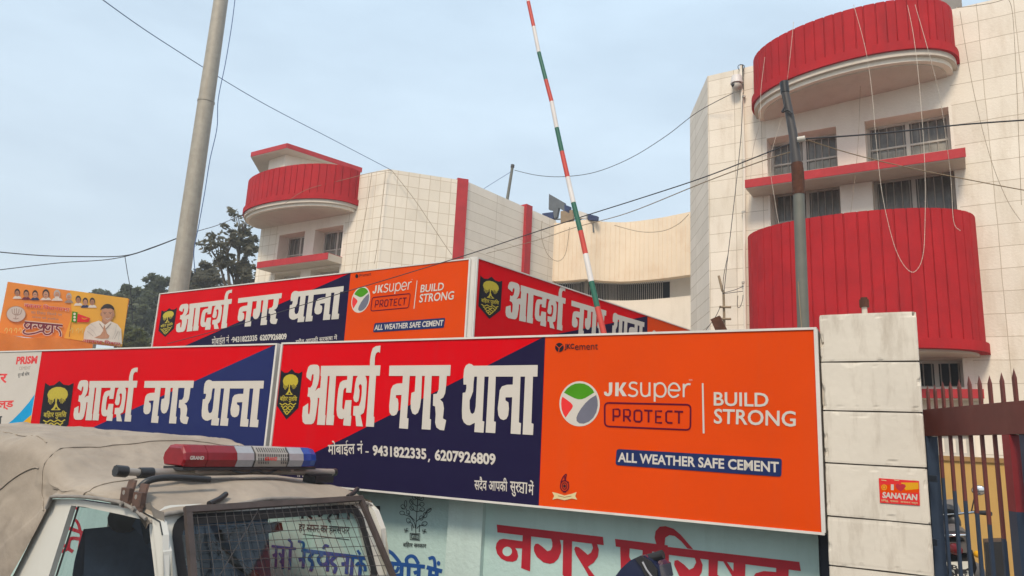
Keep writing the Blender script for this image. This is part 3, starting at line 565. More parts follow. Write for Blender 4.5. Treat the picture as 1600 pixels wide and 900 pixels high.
# ---- roof sign, long side
a0, a1 = SA.sz(735, 402)[0], SA.sz(250, 462)[0]
sign3 = signbox('police_signboard', 'upper signboard behind the front signs, its police panel and orange cement advert facing the road', SA, a0, a1, 3.02, 4.165, 'vred', fr=.02, post=COMP)
k = Ink(SA, .002)
so3 = SA.sz(548, 425)[0]; d0, d1 = SA.sz(548, 425), SA.sz(298, 536); sl_ = (d0[1] - d1[1]) / (d0[0] - d1[0]); e = d1[0] + (3.024 - d1[1]) / sl_
k.poly2([(so3, 3.024), (so3, min(d0[1], 4.16)), (e, 3.024)], 'vnavy'); k.poly2([(a0 + .012, 3.024), (so3 - .003, 3.024), (so3 - .003, 4.161), (a0 + .012, 4.161)], 'vor'); k.build('colour_fields', sign3)
title(sign3, SA, mapped(SA, TREF, ((296.6, 475), (537.6, 447), (529.4, 498.4))))
shield(sign3, SA, mapped(SA, SREF, ((253, 485), (276.6, 481), (258.4, 526.5))))
cement(sign3, SA, mapped(SA, JREF, ((652.2, 438.3), (585.8, 505), (696.2, 496.7))), small=False)
k = Ink(SA, .004); k.ell(557.5, 431.5, 2.4, 3.2, 'vblack'); k.text('JKC', (561, 432.8), (567, 432.2), (561, 428.6), 'vblack', .02); k.text('ement', (567.5, 432.2), (580, 430.4), (567.5, 428), 'vblack', .0); k.build('small_lettering', sign3)
k = Ink(SA, .004)
k.text('मोबाईल नं', (331, 541), (358, 537.5), (331, 526), 'vwhite', .012); k.line([(361, 531), (364, 530.6)], 1.3, 'vwhite')
k.text('9431822335', (363, 535.5), (402, 532.5), (363, 526.5), 'vwhite', .04); k.text('6207926809', (406, 532.5), (448, 530.5), (406, 523), 'vwhite', .04)
k.text('सदैव आपकी सुरक्षा में', (462, 540), (527, 533), (462, 529.5), 'vwhite', .012)
k.build('phone_lettering', sign3)
def legs(t, pl, spots, z1):
    for a in spots:
        mb = MB(); mb.box(pl.w(a - .04, COMP - .02, -.25), pl.u * .08, pl.n * .08, (0, 0, z1 - COMP), 'alu'); mb.build('leg', t)
legs(sign3, SA, (a0 + .4, (a0 + a1) / 2, a1 - .4), 4.0)
# ---- roof sign, side going back
b1 = SB.sz(1079, 511)[0]
sb0 = .02
sign4 = signbox('police_signboard', 'upper signboard running back behind the striped barrier pole, red police panel in sharp perspective', SB, sb0, b1, 3.02, 4.175, 'vred', fr=.02, post=COMP)
k = Ink(SB, .002)
so4 = SB.sz(1011.5, 497)[0]; d0, d1 = SB.sz(1011, 489.4), SB.sz(841, 525.5); sl_ = (d0[1] - d1[1]) / (d0[0] - d1[0]); e = d1[0] + (3.024 - d1[1]) / sl_
k.poly2([(so4, 3.024), (so4, min(4.17, d0[1])), (e, 3.024)], 'vnavy'); k.poly2([(b1 - .012, 3.024), (so4 + .003, 3.024), (so4 + .003, 4.171), (b1 - .012, 4.171)], 'vor')
k.ell(1022, 522, 3.4, 6, 'vwhite'); k.build('colour_fields', sign4)
title(sign4, SB, mapped(SB, TREFB, ((813.3, 445.5), (1006.4, 503.8), (878, 516.7))))
shield(sign4, SB, mapped(SB, SREF, ((750.4, 430.5), (784.3, 438.6), (764.2, 498.2))))
legs(sign4, SB, (.5, b1 / 2, b1 - .4), 4.0)
# ---- white corner post between the two upper signs
cp = thing('corner_post', 'white metal corner post between the two upper signboards', 'post', _c - V((0, 0, _c.z - COMP)))
x0_ = SA.w(a0 - .015, 0); x1_ = SB.w(sb0 - .012, 0)
mb = MB(); q = [SA.w(a0 - .016, COMP, -.01), SB.w(sb0 - .016, COMP, -.01), SB.w(sb0 - .016, COMP, -.10), SA.w(a0 - .016, COMP, -.12)]
mb.prism(q, (0, 0, 4.19 - COMP), 'alu'); mb.build('post', cp)
# ================================================================ the municipal building
bl = thing('municipal_building', 'cream municipal building with rounded red balconies on two wings and a curved wall between', 'building', BD.w(4.6, COMP))
def wall_open(mb, pl, s0, s1, z0, z1, ops, m, mr='creamplain', depth=.42, thick=.25, rev=None):
    """a wall face with real openings: front cells, reveals, top"""
    S = sorted({s0, s1, *[v for o in ops for v in o[:2]]}); Z = sorted({z0, z1, *[v for o in ops for v in o[2:4]]})
    for i in range(len(S) - 1):
        for j in range(len(Z) - 1):
            cs, cz = (S[i] + S[i + 1]) / 2, (Z[j] + Z[j + 1]) / 2
            if any(o[0] < cs < o[1] and o[2] < cz < o[3] for o in ops): continue
            q = [(S[i], Z[j]), (S[i + 1], Z[j]), (S[i + 1], Z[j + 1]), (S[i], Z[j + 1])]
            mb.face([pl.w(*c) for c in q], m, uv=q)
    for a, b, c, d in [o[:4] for o in ops]:
        for p, q in (((a, c), (b, c)), ((b, c), (b, d)), ((b, d), (a, d)), ((a, d), (a, c))):
            mb.face([pl.w(*p), pl.w(*q), pl.w(*q, -depth), pl.w(*p, -depth)], mr)
    mb.face([pl.w(s0, z1), pl.w(s1, z1), pl.w(s1, z1, -thick), pl.w(s0, z1, -thick)], mr)
    mb.face([pl.w(s0, z1, -thick), pl.w(s1, z1, -thick), pl.w(s1, z1 - .9, -thick), pl.w(s0, z1 - .9, -thick)], mr)
    for s_ in (s0, s1): mb.face([pl.w(s_, z0), pl.w(s_, z1), pl.w(s_, z1, -thick), pl.w(s_, z0, -thick)], mr)
def window(pl, a, b, c, d, depth, mull=1, trans=.4, bars=8, card=(), parent=bl, fw=.05, dk=False):
    """frame with mullion and transom, dusty panes, thin grille behind"""
    if a > b: a, b = b, a
    mb = MB(); w = b - a
    def bar(x0, x1, y0, y1, o=-depth + .05, t=.05): mb.prism([pl.w(x0, y0, o), pl.w(x1, y0, o), pl.w(x1, y1, o), pl.w(x0, y1, o)], -pl.n * t, 'wframe')
    bar(a, b, d - fw, d); bar(a, b, c, c + fw); bar(a, a + fw, c + fw, d - fw); bar(b - fw, b, c + fw, d - fw)
    for i in range(mull):
        x = a + w * (i + 1) / (mull + 1); bar(x - fw * .7, x + fw * .7, c + fw, d - fw, -depth + .048)
    if trans: y = c + (d - c) * trans; bar(a + fw, b - fw, y - fw * .35, y + fw * .35, -depth + .044, .04)
    f = mb.build('window', parent)
    n = mull + 1
    for i in range(n):
        x0, x1 = a + w * i / n, a + w * (i + 1) / n; mb = MB(); mm = 'panecard' if i in card else 'pane'
        if i in card: 
            mb.face([pl.w(x0, c, -depth + .012), pl.w(x1, c, -depth + .012), pl.w(x1, c + (d - c) * .62, -depth + .012), pl.w(x0, c + (d - c) * .62, -depth + .012)], 'panecard')
            mb.face([pl.w(x0, c + (d - c) * .62, -depth + .013), pl.w(x1, c + (d - c) * .62, -depth + .013), pl.w(x1, d, -depth + .013), pl.w(x0, d, -depth + .013)], 'pane')
        else:
            cm = c + (d - c) * (trans or .5) * random.uniform(.8, 1.1)
            for q0, q1, mq in ((c, cm, 'panelt'), (cm, d, 'pane')):
                mq = 'dark' if dk else mq; mb.face([pl.w(x0, q0, -depth + .01), pl.w(x1, q0, -depth + .01), pl.w(x1, q1, -depth + .01), pl.w(x0, q1, -depth + .01)], mq)
        mb.build('pane', f)
    if bars:
        mb = MB()
        for i in range(bars):
            x = a + w * (i + .5) / bars; mb.tube([pl.w(x, c + .02, -depth + .03), pl.w(x, d - .02, -depth + .03)], .011, 'grille', 5)
        mb.build('grille', f)
def body(name, pts, z0, z1, m='creamplain'):
    mb = MB(); mb.prism([(p.x, p.y, z0) for p in pts], (0, 0, z1 - z0), m); return mb.build(name, bl)
def ribbed(mb, path, z0, z1, m, sp, gw=.028, gd=.022, thick=.16, closed_caps=True, out=1, flare=0.):
    """a wall along a plan path (list of 2-D points) with narrow vertical grooves every sp metres"""
    P = [V(p) for p in path]; L = [0]
    for i in range(1, len(P)): L.append(L[-1] + (P[i] - P[i - 1]).length)
    def ev(a):
        a = max(0, min(L[-1], a)); i = 0
        while i < len(P) - 2 and L[i + 1] < a: i += 1
        t = (a - L[i]) / max(1e-9, L[i + 1] - L[i]); p = P[i].lerp(P[i + 1], t)
        j0, j1 = max(0, i - 1), min(len(P) - 1, i + 2); d = (P[j1] - P[j0]).normalized(); return p, V((-d.y, d.x)) * out
    A = [(0, 0)]; n = max(1, int(L[-1] / sp)); sp = L[-1] / n
    for k_ in range(n):
        g = k_ * sp + sp * .5 + random.uniform(-.02, .02); b = 3
        A += [(g - sp * .33, 0), (g - gw / 2, 0), (g - gw / 4, -gd), (g + gw / 4, -gd), (g + gw / 2, 0), (g + sp * .33, 0)]
    A.append((L[-1], 0)); outer = []; inner = []
    for a, o in A:
        p, nn = ev(a); outer.append(p + nn * o); inner.append(p - nn * thick)
    N_ = len(outer)
    vs = [(p.x, p.y, z0) for p in outer] + [(p.x, p.y, z1) for p in outer] + [(p.x, p.y, z1) for p in inner] + [(p.x, p.y, z0) for p in inner]
    fs = []
    for r_ in range(4):
        a, b = r_ * N_, ((r_ + 1) % 4) * N_
        fs += [[a + i, a + i + 1, b + i + 1, b + i] for i in range(N_ - 1)]
    mb.raw(vs, fs, m); e = [0, N_, 2 * N_, 3 * N_]; mb.face([vs[i] for i in e], m); mb.face([vs[i + N_ - 1] for i in e], m)
def oval(pl, s0, s1, d, n=48, grow=0., p=.80):
    mid, h = (s0 + s1) / 2, abs(s1 - s0) / 2 + grow
    return [pl.w(mid - h * math.cos(math.pi * i / n), 0, (d + grow) * max(0., math.sin(math.pi * i / n)) ** p + .0).xy for i in range(n + 1)]
def band(mb, pl, s0, s1, d, z0, z1, grow, m, thick=.3):
    o = oval(pl, s0, s1, d, 48, grow); mb.prism([(p.x, p.y, z0) for p in o], (0, 0, z1 - z0), m)
def balcony(pl, s0, s1, d, z0, z1, lip=True, sp=.20, label=None, tilt=0.):
    mid = (s0 + s1) / 2
    def tl(mb):
        for v in mb.v: v.z += tilt * ((v - pl.o).dot(pl.u) - mid)
        return mb
    mb = MB(); path = oval(pl, s0, s1, d)
    ribbed(mb, path, z0, z1, 'red', sp, out=1 if (path[1] - path[0]).x * 1 > 0 else 1)
    b = tl(mb).build('balcony', bl, label)
    mb = MB(); band(mb, pl, s0, s1, d, z0 - .16, z0 + .004, .05, 'red'); tl(mb).build('flange', b)
    if lip:
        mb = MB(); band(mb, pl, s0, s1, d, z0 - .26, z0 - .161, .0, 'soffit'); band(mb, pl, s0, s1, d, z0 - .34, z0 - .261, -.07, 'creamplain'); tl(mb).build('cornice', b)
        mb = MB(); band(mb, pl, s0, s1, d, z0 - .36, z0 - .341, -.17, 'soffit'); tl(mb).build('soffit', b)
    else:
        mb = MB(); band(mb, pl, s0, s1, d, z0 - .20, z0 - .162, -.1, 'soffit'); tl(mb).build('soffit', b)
    return b
sx = lambda x, y, o=0: BD.sz(x, y, o)
# ---- right wing
zt = 10.13
w1 = (sx(1306, 194)[0], sx(1198, 218)[0]); w2 = (sx(1481, 160)[0], sx(1350, 184)[0]); w3 = (sx(1312, 290)[0], sx(1203, 305)[0]); w4 = (sx(1491, 268)[0], sx(1362, 282)[0])
zu = (7.62, 8.44); zl = (5.75, 7.33)
bay = (sx(1491, 268)[0] - .04, w3[1] + .04)
mb = MB(); wall_open(mb, BD, bay[1], 0, 0, zt, [], 'cream'); mb.build('wall', bl)
su = (sx(1505, 580)[0], sx(1380, 580)[0]); zz = (sx(1470, 605)[1], 3.88)
gw = (sx(1516, 700)[0], sx(1462, 700)[0]); gz = (sx(1490, 712)[1], sx(1490, 680)[1])
ops = [(*w1, *zu), (*w2, *zu), (*w3, *zl), (*w4, *zl), (max(su[0], bay[0] + .05), su[1], *zz)]
mb = MB(); wall_open(mb, BD, bay[0], bay[1], 0, zt + .12, ops, 'creamplain'); mb.build('wall', bl)
mb = MB(); wall_open(mb, BD, -9.5, bay[0], 0, zt + .22, [], 'cream'); mb.build('wall', bl)
for (a, b), z, kw in ((w1, zu, dict(trans=.42)), (w2, zu, dict(trans=.42)), (w3, zl, dict(trans=.62, card=(0,))), (w4, zl, dict(trans=0, card=(1,)))): window(BD, a, b, *z, .40, bars=10, **kw)
a_, b_ = ops[-1][:2]; window(BD, a_, b_, *zz, .40, mull=2, trans=0, bars=9, dk=True)
balcony(BD, sx(1495, 100)[0] + .0, sx(1182, 170)[0], 1.22, 9.28, 10.13, tilt=-.06, sp=.17)
balcony(BD, sx(1545, 556)[0] + .02, sx(1175, 512)[0] + .0, 1.22, 4.08, 6.28, lip=False, sp=.185)
def chajja(z, s0, s1, d, t=.17):
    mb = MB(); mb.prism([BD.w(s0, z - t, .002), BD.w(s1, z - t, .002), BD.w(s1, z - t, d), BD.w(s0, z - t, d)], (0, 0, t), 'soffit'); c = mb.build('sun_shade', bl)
    mb = MB(); mb.prism([BD.w(s0 - .012, z - t * .92, d + .001), BD.w(s1 + .012, z - t * .92, d + .001), BD.w(s1 + .012, z + .012, d + .001), BD.w(s0 - .012, z + .012, d + .001)], BD.n * .015, 'redfade')
    mb.prism([BD.w(s0, z + .0125, .003), BD.w(s1, z + .0125, .003), BD.w(s1, z + .0125, d), BD.w(s0, z + .0125, d)], (0, 0, -.012), 'redfade'); mb.build('red_edge', c)
cz = sx(1330, 258, .55)[1]
chajja(cz, sx(1507, 232, .55)[0], sx(1165, 285, .55)[0], .55)
chajja(sx(1490, 609, .4)[1], sx(1536, 612, .4)[0], sx(1380, 612, .4)[0], .4, .15)
# ground-floor window right of the gate post (the wall face there is plain)
mb = MB(); wall_open(mb, Plane(BD.w(0, 0, .06), AZF), gw[0] - .08, gw[1] + .6, gz[0] - .1, gz[1] + .1, [(*gw, *gz)], 'creamplain', depth=.05, thick=.05); mb.build('window_surround', bl)
window(BD, *gw, *gz, .035, mull=2, trans=.45, bars=0)
chp = Plane(BD.w(0, 0), 3.3)
cl_ = chp.sz(1078.5, 330)[0]; mb = MB(); tn = BD.u * .0
mb.face([chp.w(0, 0), chp.w(cl_, 0), chp.w(cl_, zt), chp.w(0, zt)], 'creamcol', uv=[(0, 0), (cl_, 0), (cl_, zt), (0, zt)]); mb.face([chp.w(0, zt), chp.w(cl_, zt), chp.w(cl_, zt) + V((.3, 0, 0)), BD.w(-.2, zt, -.25)], 'creamplain'); mb.build('wall', bl)
mb = MB(); e_ = chp.w(cl_, 0); bk_ = e_ - BD.n * 7; mb.face([e_, bk_, bk_ + V((0, 0, zt)), e_ + V((0, 0, zt))], 'creamcol', uv=[(0, 0), (7, 0), (7, zt), (0, zt)]); mb.build('wall', bl)
body('roof_block', [BD.w(-.35, 0, -.45), BD.w(-9.4, 0, -.45), BD.w(-9.4, 0, -10), bk_ - BD.u * .2, chp.w(cl_ - .2, 0) + V((.3, 0, 0)), chp.w(.4, 0) + V((.3, 0, 0))], 0, 9.5)
q = [BD.w(sx(1442, 10, -.9)[0], 0, -.9), BD.w(sx(1503, 5, -.9)[0], 0, -.9)]
body('roof_column', [q[0], q[1], q[1] - BD.n * .9, q[0] - BD.n * .9], 9.4, 11.6, 'concrete')
# ---- left wing
L0 = sx(603, 300)[0]; L1 = sx(398, 440)[0]; zt2 = 9.52
lw1 = (sx(476.7, 362)[0], sx(436.4, 369.7)[0]); lw2 = (sx(537, 350)[0], sx(492.5, 358.6)[0])
zc = sx(404.4, 416, .5)[1]; zb2 = sx(470, 402, .5)[1]
lzu = (zb2 + .02, sx(515, 355)[1]); lzl = (zb2 - 1.9, zb2 - .26)
lbay = (lw2[0] - .05, lw1[1] + .06)
mb = MB(); wall_open(mb, BD, L0, lbay[0], 0, zt2, [], 'creamsm'); mb.build('wall', bl)
mb = MB(); wall_open(mb, BD, lbay[0], lbay[1], 0, zt2, [(*lw1, *lzu), (*lw2, *lzu), (*lw1, *lzl), (*lw2, *lzl)], 'creamplain', depth=.45); mb.build('wall', bl)
mb = MB(); wall_open(mb, BD, lbay[1], L1, 0, zt2, [], 'creamsm'); mb.build('wall', bl)
for a, b in (lw1, lw2):
    window(BD, a, b, *lzu, .42, bars=6); window(BD, a, b, *lzl, .42, bars=9, trans=0)
chajja(zb2, sx(515, 394.5, .5)[0], sx(404.4, 416, .5)[0], .55, .2)
balcony(BD, sx(560, 300)[0], sx(404, 340)[0], 1.3, sx(559, 316)[1] + .05, sx(562, 268)[1], sp=.22)
cl = Plane(BD.w(L0, 0), 73.05); f1 = cl.sz(713.5, 300)[0]; f2 = cl.sz(731, 300)[0]
mb = MB(); mb.face([cl.w(0, 0), cl.w(f1, 0), cl.w(f1, zt2), cl.w(0, zt2)], 'creamsm', uv=[(0, 0), (f1, 0), (f1, zt2), (0, zt2)]); mb.face([cl.w(0, zt2), cl.w(f1, zt2), cl.w(f1, zt2, -.25), cl.w(0, zt2, -.25)], 'creamplain'); mb.build('wall', bl)
def fin(p, q, back, z, label=None):
    mb = MB(); mb.prism([(p.x, p.y, 0), (q.x, q.y, 0), (q.x + back.x, q.y + back.y, 0), (p.x + back.x, p.y + back.y, 0)], (0, 0, z), 'redfade'); mb.build('fin', bl, label)
fin(cl.w(f1 + .003, 0), cl.w(f2, 0), -cl.n * .5, zt2 + .06)
s2p = Plane(cl.w(f2 + .0, 0, -.06), 40.0); g0 = s2p.sz(816.5, 380)[0]; g1 = s2p.sz(826, 380)[0]; g2 = s2p.sz(861, 380)[0] + .25
for a, b in ((0.02, g0), (g1, g2)):
    mb = MB(); mb.face([s2p.w(a, 0), s2p.w(b, 0), s2p.w(b, zt2), s2p.w(a, zt2)], 'creamcol', uv=[(a, 0), (b, 0), (b, zt2), (a, zt2)]); mb.face([s2p.w(a, zt2), s2p.w(b, zt2), s2p.w(b, zt2, -.25), s2p.w(a, zt2, -.25)], 'creamplain'); mb.build('wall', bl)
fin(s2p.w(g0, 0, .10), s2p.w(g1, 0, .10), -s2p.n * .5, zt2 + .08)
body('roof_block', [cl.w(.25, 0, -.5), BD.w(L0 + .2, 0, -.55), BD.w(L1 - .05, 0, -.55), BD.w(L1 - .05, 0, -9), s2p.w(g2, 0, -3), s2p.w(.5, 0, -.5), cl.w(f1 - .2, 0, -.5)], 0, 9.0)
mb = MB(); e = BD.w(L1, 0); mb.face([BD.w(L1, 0), BD.w(L1, 0, -9), BD.w(L1, zt2, -9), BD.w(L1, zt2)], 'creamsm', uv=[(0, 0), (9, 0), (9, zt2), (0, zt2)]); mb.build('wall', bl)
# roof room with its tilted slab on the left wing
zs = 11.0
pp = [hz(392, 246, zs), hz(448, 232, zs), hz(565, 270, zs)]
dd = (pp[2] - pp[1]); lft = hz(411, 279, zs)
mb = MB(); pol = [pp[0], pp[1], pp[2], pp[2] + (pp[0] - pp[1]) * 1.0, lft + (lft - pp[0]) * .3]
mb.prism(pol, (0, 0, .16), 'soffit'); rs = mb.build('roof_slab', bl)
mb = MB()
for a, b in ((pp[0], pp[1]), (pp[1], pp[2])):
    t = (b - a).normalized(); nn = V((t.y, -t.x, 0)); nn = nn if nn.dot(CAM - a) > 0 else -nn
    mb.prism([a + nn * .002 + V((0, 0, .02)), b + nn * .002 + V((0, 0, .02)), b + nn * .002 + V((0, 0, .18)), a + nn * .002 + V((0, 0, .18))], nn * .015, 'redfade')
mb.build('red_edge', rs)
r0 = hz(416, 272, 10.0); r1 = hz(440, 262, 10.0); r2 = hz(510, 268, 10.0)
bb = [pp[0].lerp(pp[2], .12), pp[1].lerp(pp[2], .10) * .75 + pp[0] * .25, pp[2].lerp(pp[1], .2), lft.lerp(pp[2], .35)]
mb = MB(); cen = sum(bb, V((0, 0, 0))) / 4; mb.prism([(cen.x + (p.x - cen.x) * .86, cen.y + (p.y - cen.y) * .86, 8.9) for p in bb], (0, 0, zs - 8.901), 'creamplain'); mb.build('roof_room', bl)
# ---- curved wall between the wings
px = [(857, 347.5), (877, 348.2), (898, 345.5), (919, 343), (941, 346), (960, 347), (978, 347), (1005, 344.2), (1033, 340), (1058, 335), (1090, 328.5)]
cw = [hz(x, y, 9.42).xy for x, y in px]; cw = [V(p) for p in smooth([tuple(p) for p in cw], 5)]
mb = MB(); ribbed(mb, cw, 7.40, 9.42, 'peach', .16, gw=.026, gd=.014, thick=.3, out=-1); mb.build('curved_wall', bl)
def shifted(path, d):
    out = []
    for i, p in enumerate(path):
        t = (path[min(i + 1, len(path) - 1)] - path[max(i - 1, 0)]).normalized(); out.append(p + V((-t.y, t.x)) * d)
    return out
lo = shifted(cw, .42); mb = MB()
n = len(lo); mb.raw([(p.x, p.y, 0) for p in lo] + [(p.x, p.y, 6.85) for p in lo], [[i, i + 1, n + i + 1, n + i] for i in range(n - 1)], 'creamplain')
lo2 = shifted(cw, .9); mb.raw([(p.x, p.y, 6.85) for p in lo] + [(p.x, p.y, 6.85) for p in lo2], [[i, i + 1, n + i + 1, n + i] for i in range(n - 1)], 'creamplain'); mb.build('lower_wall', bl)
cut = max(i for i in range(n) if lo[i].x < hz(1034, 445, 7.2).x + .25); mb = MB()
mb.raw([(p.x, p.y, 6.85) for p in lo2[:cut]] + [(p.x, p.y, 7.5) for p in lo2[:cut]], [[i, i + 1, cut + i + 1, cut + i] for i in range(cut - 1)], 'dark')
k_ = n - cut + 1; a = lo2[cut - 1:]; mb.raw([(p.x, p.y, 6.85) for p in a] + [(p.x, p.y, 7.5) for p in a], [[i, i + 1, k_ + i + 1, k_ + i] for i in range(k_ - 1)], 'creamplain'); mb.build('ventilator', bl)
mb = MB(); L = shifted(cw, .5)
for i in range(0, cut - 1):
    for t in (0, .5):
        p = L[i].lerp(L[i + 1], t); mb.tube([(p.x, p.y, 6.85), (p.x, p.y, 7.44)], .012, 'grille', 4)
mb.build('grille', bl)
bk = shifted(cw, 1.2); mb = MB(); mb.prism([(p.x, p.y, 7.5) for p in bk[::4]] + [(bk[-1].x + 2, bk[-1].y + 6, 7.5), (bk[0].x - 1, bk[0].y + 6, 7.5)], (0, 0, 1.4), 'creamplain'); mb.build('roof_block', bl)
# ---- small fixtures on the building
mb = MB(); q = chp.sz(1076, 400)
pq = hz(1075.5, 402, 8.05); u_ = BD.u
mb.prism([pq + u_ * .07 + V((0, 0, -.22)), pq - u_ * .07 + V((0, 0, -.22)), pq - u_ * .09 + V((0, 0, .14)), pq + u_ * .05 + V((0, 0, .22))], -BD.n * .2, 'redfade'); mb.build('hooter', bl, 'small red hooter box')
mb = MB(); mb.tube([BD.pt(1158, 103, .06), BD.pt(1163, 250, .06), BD.pt(1163, 400, .06), BD.w(BD.sz(1163, 400)[0], .5, .06)], .03, 'creamplain', 8)
for y in (150, 250, 330, 440): mb.tube([BD.pt(1162, y, .06), BD.pt(1162, y + 3, .06)], .042, 'wframe', 8)
mb.build('downpipe', bl)
# ================================================================ gate pillar
gp = thing('gate_pillar', 'dirty white block coursed gate pillar with a small orange sticker, beside the main signboard', 'pillar', SM.w(-.3, .10))
ps0, ps1 = -.583, -.010
mb = MB(); zs_ = [.10] + [SM.sz(1365, y)[1] for y in (891, 812, 727, 643, 565)] + [3.078]
for i in range(len(zs_) - 1):
    a, b = zs_[i], zs_[i + 1]; g = .0045; dp = .58; wd = ps1 - ps0; per = [0, dp, dp + wd, 2 * dp + wd]
    def Pb(u, v, a=a, b=b, i=i):
        q = u * per[3]; z = a + g + (b - a - 2 * g) * v
        if q < dp: p = (ps1, -dp + q)
        elif q < dp + wd: p = (ps1 - (q - dp), 0)
        else: p = (ps0, -(q - dp - wd))
        w = SM.w(p[0], z, p[1]); e = min(v, 1 - v) * (b - a); ec = min(abs(q - dp), abs(q - dp - wd))
        o = .0018 * noise.noise(w * 5) + .0006 * noise.noise(w * 30)
        ch = max(0, noise.noise(w * 16 + V((0, 0, i * 3.1))) - .18)
        if e < .012: o -= .001 + .018 * ch
        elif e < .03: o -= .012 * ch
        cx = SM.w((ps0 + ps1) / 2, z, -.3); d_ = (cx - w).normalized()
        if ec < .02: w = w + d_ * (.002 + .028 * ch)
        zj = .003 * noise.noise(V((q * 3, i * 7.7, 0))) * (1 if .02 < v < .98 else 1)
        return w + (SM.n if dp <= q <= dp + wd else -d_) * o + V((0, 0, zj))
    nu_ = 170; mb.grid(Pb, nu_, 26, 'pillar', smooth=False)
    mb.prism([SM.w(ps0 + .01, b - g - .003, -.01), SM.w(ps1 - .01, b - g - .003, -.01), SM.w(ps1 - .01, b - g - .003, -.57), SM.w(ps0 + .01, b - g - .003, -.57)], (0, 0, .002), 'pillar')
mb.build('shaft', gp)
mb = MB(); mb.prism([SM.w(ps0 + .015, .1, -.012), SM.w(ps1 - .015, .1, -.012), SM.w(ps1 - .015, 3.06, -.012), SM.w(ps0 + .015, 3.06, -.012)], -SM.n * .55, 'groove'); mb.build('mortar', gp)
bp = SM.pt(1351, 488, -.12); mb = MB(); mb.tube([bp - V((0, 0, .02)), bp + V((0, 0, .05))], .018, 'wirewhite', 8); mb.tube([bp + V((0, 0, .035)), bp + V((0, 0, .085))], .033, 'rust', 6, smooth=False)
mb.tube([bp + V((0, 0, .085)), bp + V((0, 0, .10))], .024, 'rust', 6); mb.build('bolt', gp)
k = Ink(SM, .006)
cs = lambda L: [(1270 + u / 2, 450 + v / 2) for u, v in L]
k.poly(cs([(206, 594), (332, 603), (335, 680), (210, 671)]), 'vlred'); k.poly(cs([(211, 615), (330, 612), (331, 640), (212, 640)]), 'vor')
k.poly(cs([(275, 608), (330, 608), (331, 628), (290, 632)]), 'vamber')
k.text('I', *cs([(244, 631), (253, 632), (244, 613)]), 'vwhite', .02)
k.poly(cs([(258, 620), (260, 614), (266, 612), (273, 616), (280, 612), (288, 614), (291, 620), (285, 628), (275, 636), (264, 629)]), 'pred')
k.text('SANATAN', *cs([(217, 656), (326, 664), (218, 637)]), 'vwhite', .04)
k.ell(*cs([(223, 623)])[0], 4.5, 4.5, 'vamber'); k.ring(*cs([(223, 623)])[0], 2.5, 2.5, 1, 'vlred')
k.text('हिन्दू  एकता  सनातन धर्म', *cs([(214, 668), (328, 677), (214, 659)]), 'vpale', .01)
for u in (222, 262, 318): k.line(cs([(u - 8, 600), (u + 8, 602)]), 1, 'vpale')
k.build('sticker', gp, 'small orange sticker reading I love Sanatan')
# ================================================================ gate
hg = SM.pt(1450, 760, -.42); GZ = Plane(hg, 4.6)
g0 = GZ.sz(1444, 660)[0]; g1 = GZ.sz(1640, 660)[0]
ztop, zbot = GZ.sz(1520, 634)[1], GZ.sz(1520, 680)[1]
gt = thing('iron_gate', 'swung open maroon and navy iron gate with spear tops', 'gate', V((hg.x, hg.y, .12)))
d = -1 if g1 < g0 else 1
mb = MB(); mb.prism([GZ.w(g0, zbot, .03), GZ.w(g1, zbot, .03), GZ.w(g1, ztop, .03), GZ.w(g0, ztop, .03)], -GZ.n * .06, 'gred'); mb.build('top_rail', gt)
mb = MB(); mb.prism([GZ.w(g0, .25, .03), GZ.w(g1, .25, .03), GZ.w(g1, .33, .03), GZ.w(g0, .33, .03)], -GZ.n * .06, 'gnavy'); mb.build('bottom_rail', gt)
zc_ = GZ.sz(1530, 735)[1]
def pole2(a, w, z0, zm, z1, name, mt='gred'):
    mb = MB(); mb.prism([GZ.w(a - w, z0, w), GZ.w(a + w, z0, w), GZ.w(a + w, zm, w), GZ.w(a - w, zm, w)], -GZ.n * 2 * w, 'gnavy')
    mb.prism([GZ.w(a - w, zm, w), GZ.w(a + w, zm, w), GZ.w(a + w, z1, w), GZ.w(a - w, z1, w)], -GZ.n * 2 * w, mt); return mb
xs = [1451.5, 1463, 1475.5, 1487.5, 1501.5, 1518, 1534, 1550, 1569.5, 1589.5, 1612]
pos = [GZ.sz(x, 640)[0] for x in xs]
for i, a in enumerate(pos):
    h = .17 + random.uniform(-.01, .012); mb = MB(); tip = GZ.w(a + random.uniform(-.004, .004), ztop + h, 0); b = .0125
    q = [GZ.w(a - b, ztop - .002, b * .5), GZ.w(a + b, ztop - .002, b * .5), GZ.w(a + b, ztop - .002, -b * .5), GZ.w(a - b, ztop - .002, -b * .5)]; qq = [p + V((0, 0, h * .72)) for p in q]
    mb.face(q, 'gred')
    for j in range(4): mb.face([q[j], q[(j + 1) % 4], qq[(j + 1) % 4], qq[j]], 'gred'); mb.face([qq[j], qq[(j + 1) % 4], tip], 'gred')
    mb.build('spear_top', gt)
for x in (1469, 1485.5, 1501, 1517.5, 1535, 1555): 
    a = GZ.sz(x, 690)[0]; zm = {1469: 2.05, 1485.5: 1.98, 1501: 1.93, 1517.5: 1.87, 1535: 1.82, 1555: 1.76}[x]
    pole2(a, .0085, .33, zm, zbot - .001, 'bar').build('bar', gt)
pole2(GZ.sz(1457, 760)[0], .036, .12, zbot - .01, zbot - .002, 'post', 'gnavy').build('hinge_post', gt)
pole2(GZ.sz(1585, 720)[0], .034, .12, GZ.sz(1595, 800)[1], zbot - .002, 'post', 'gred2').build('meeting_post', gt)
pole2(GZ.sz(1606, 720)[0], .02, .12, 1.9, zbot - .002, 'post', 'gnavy').build('stile', gt)
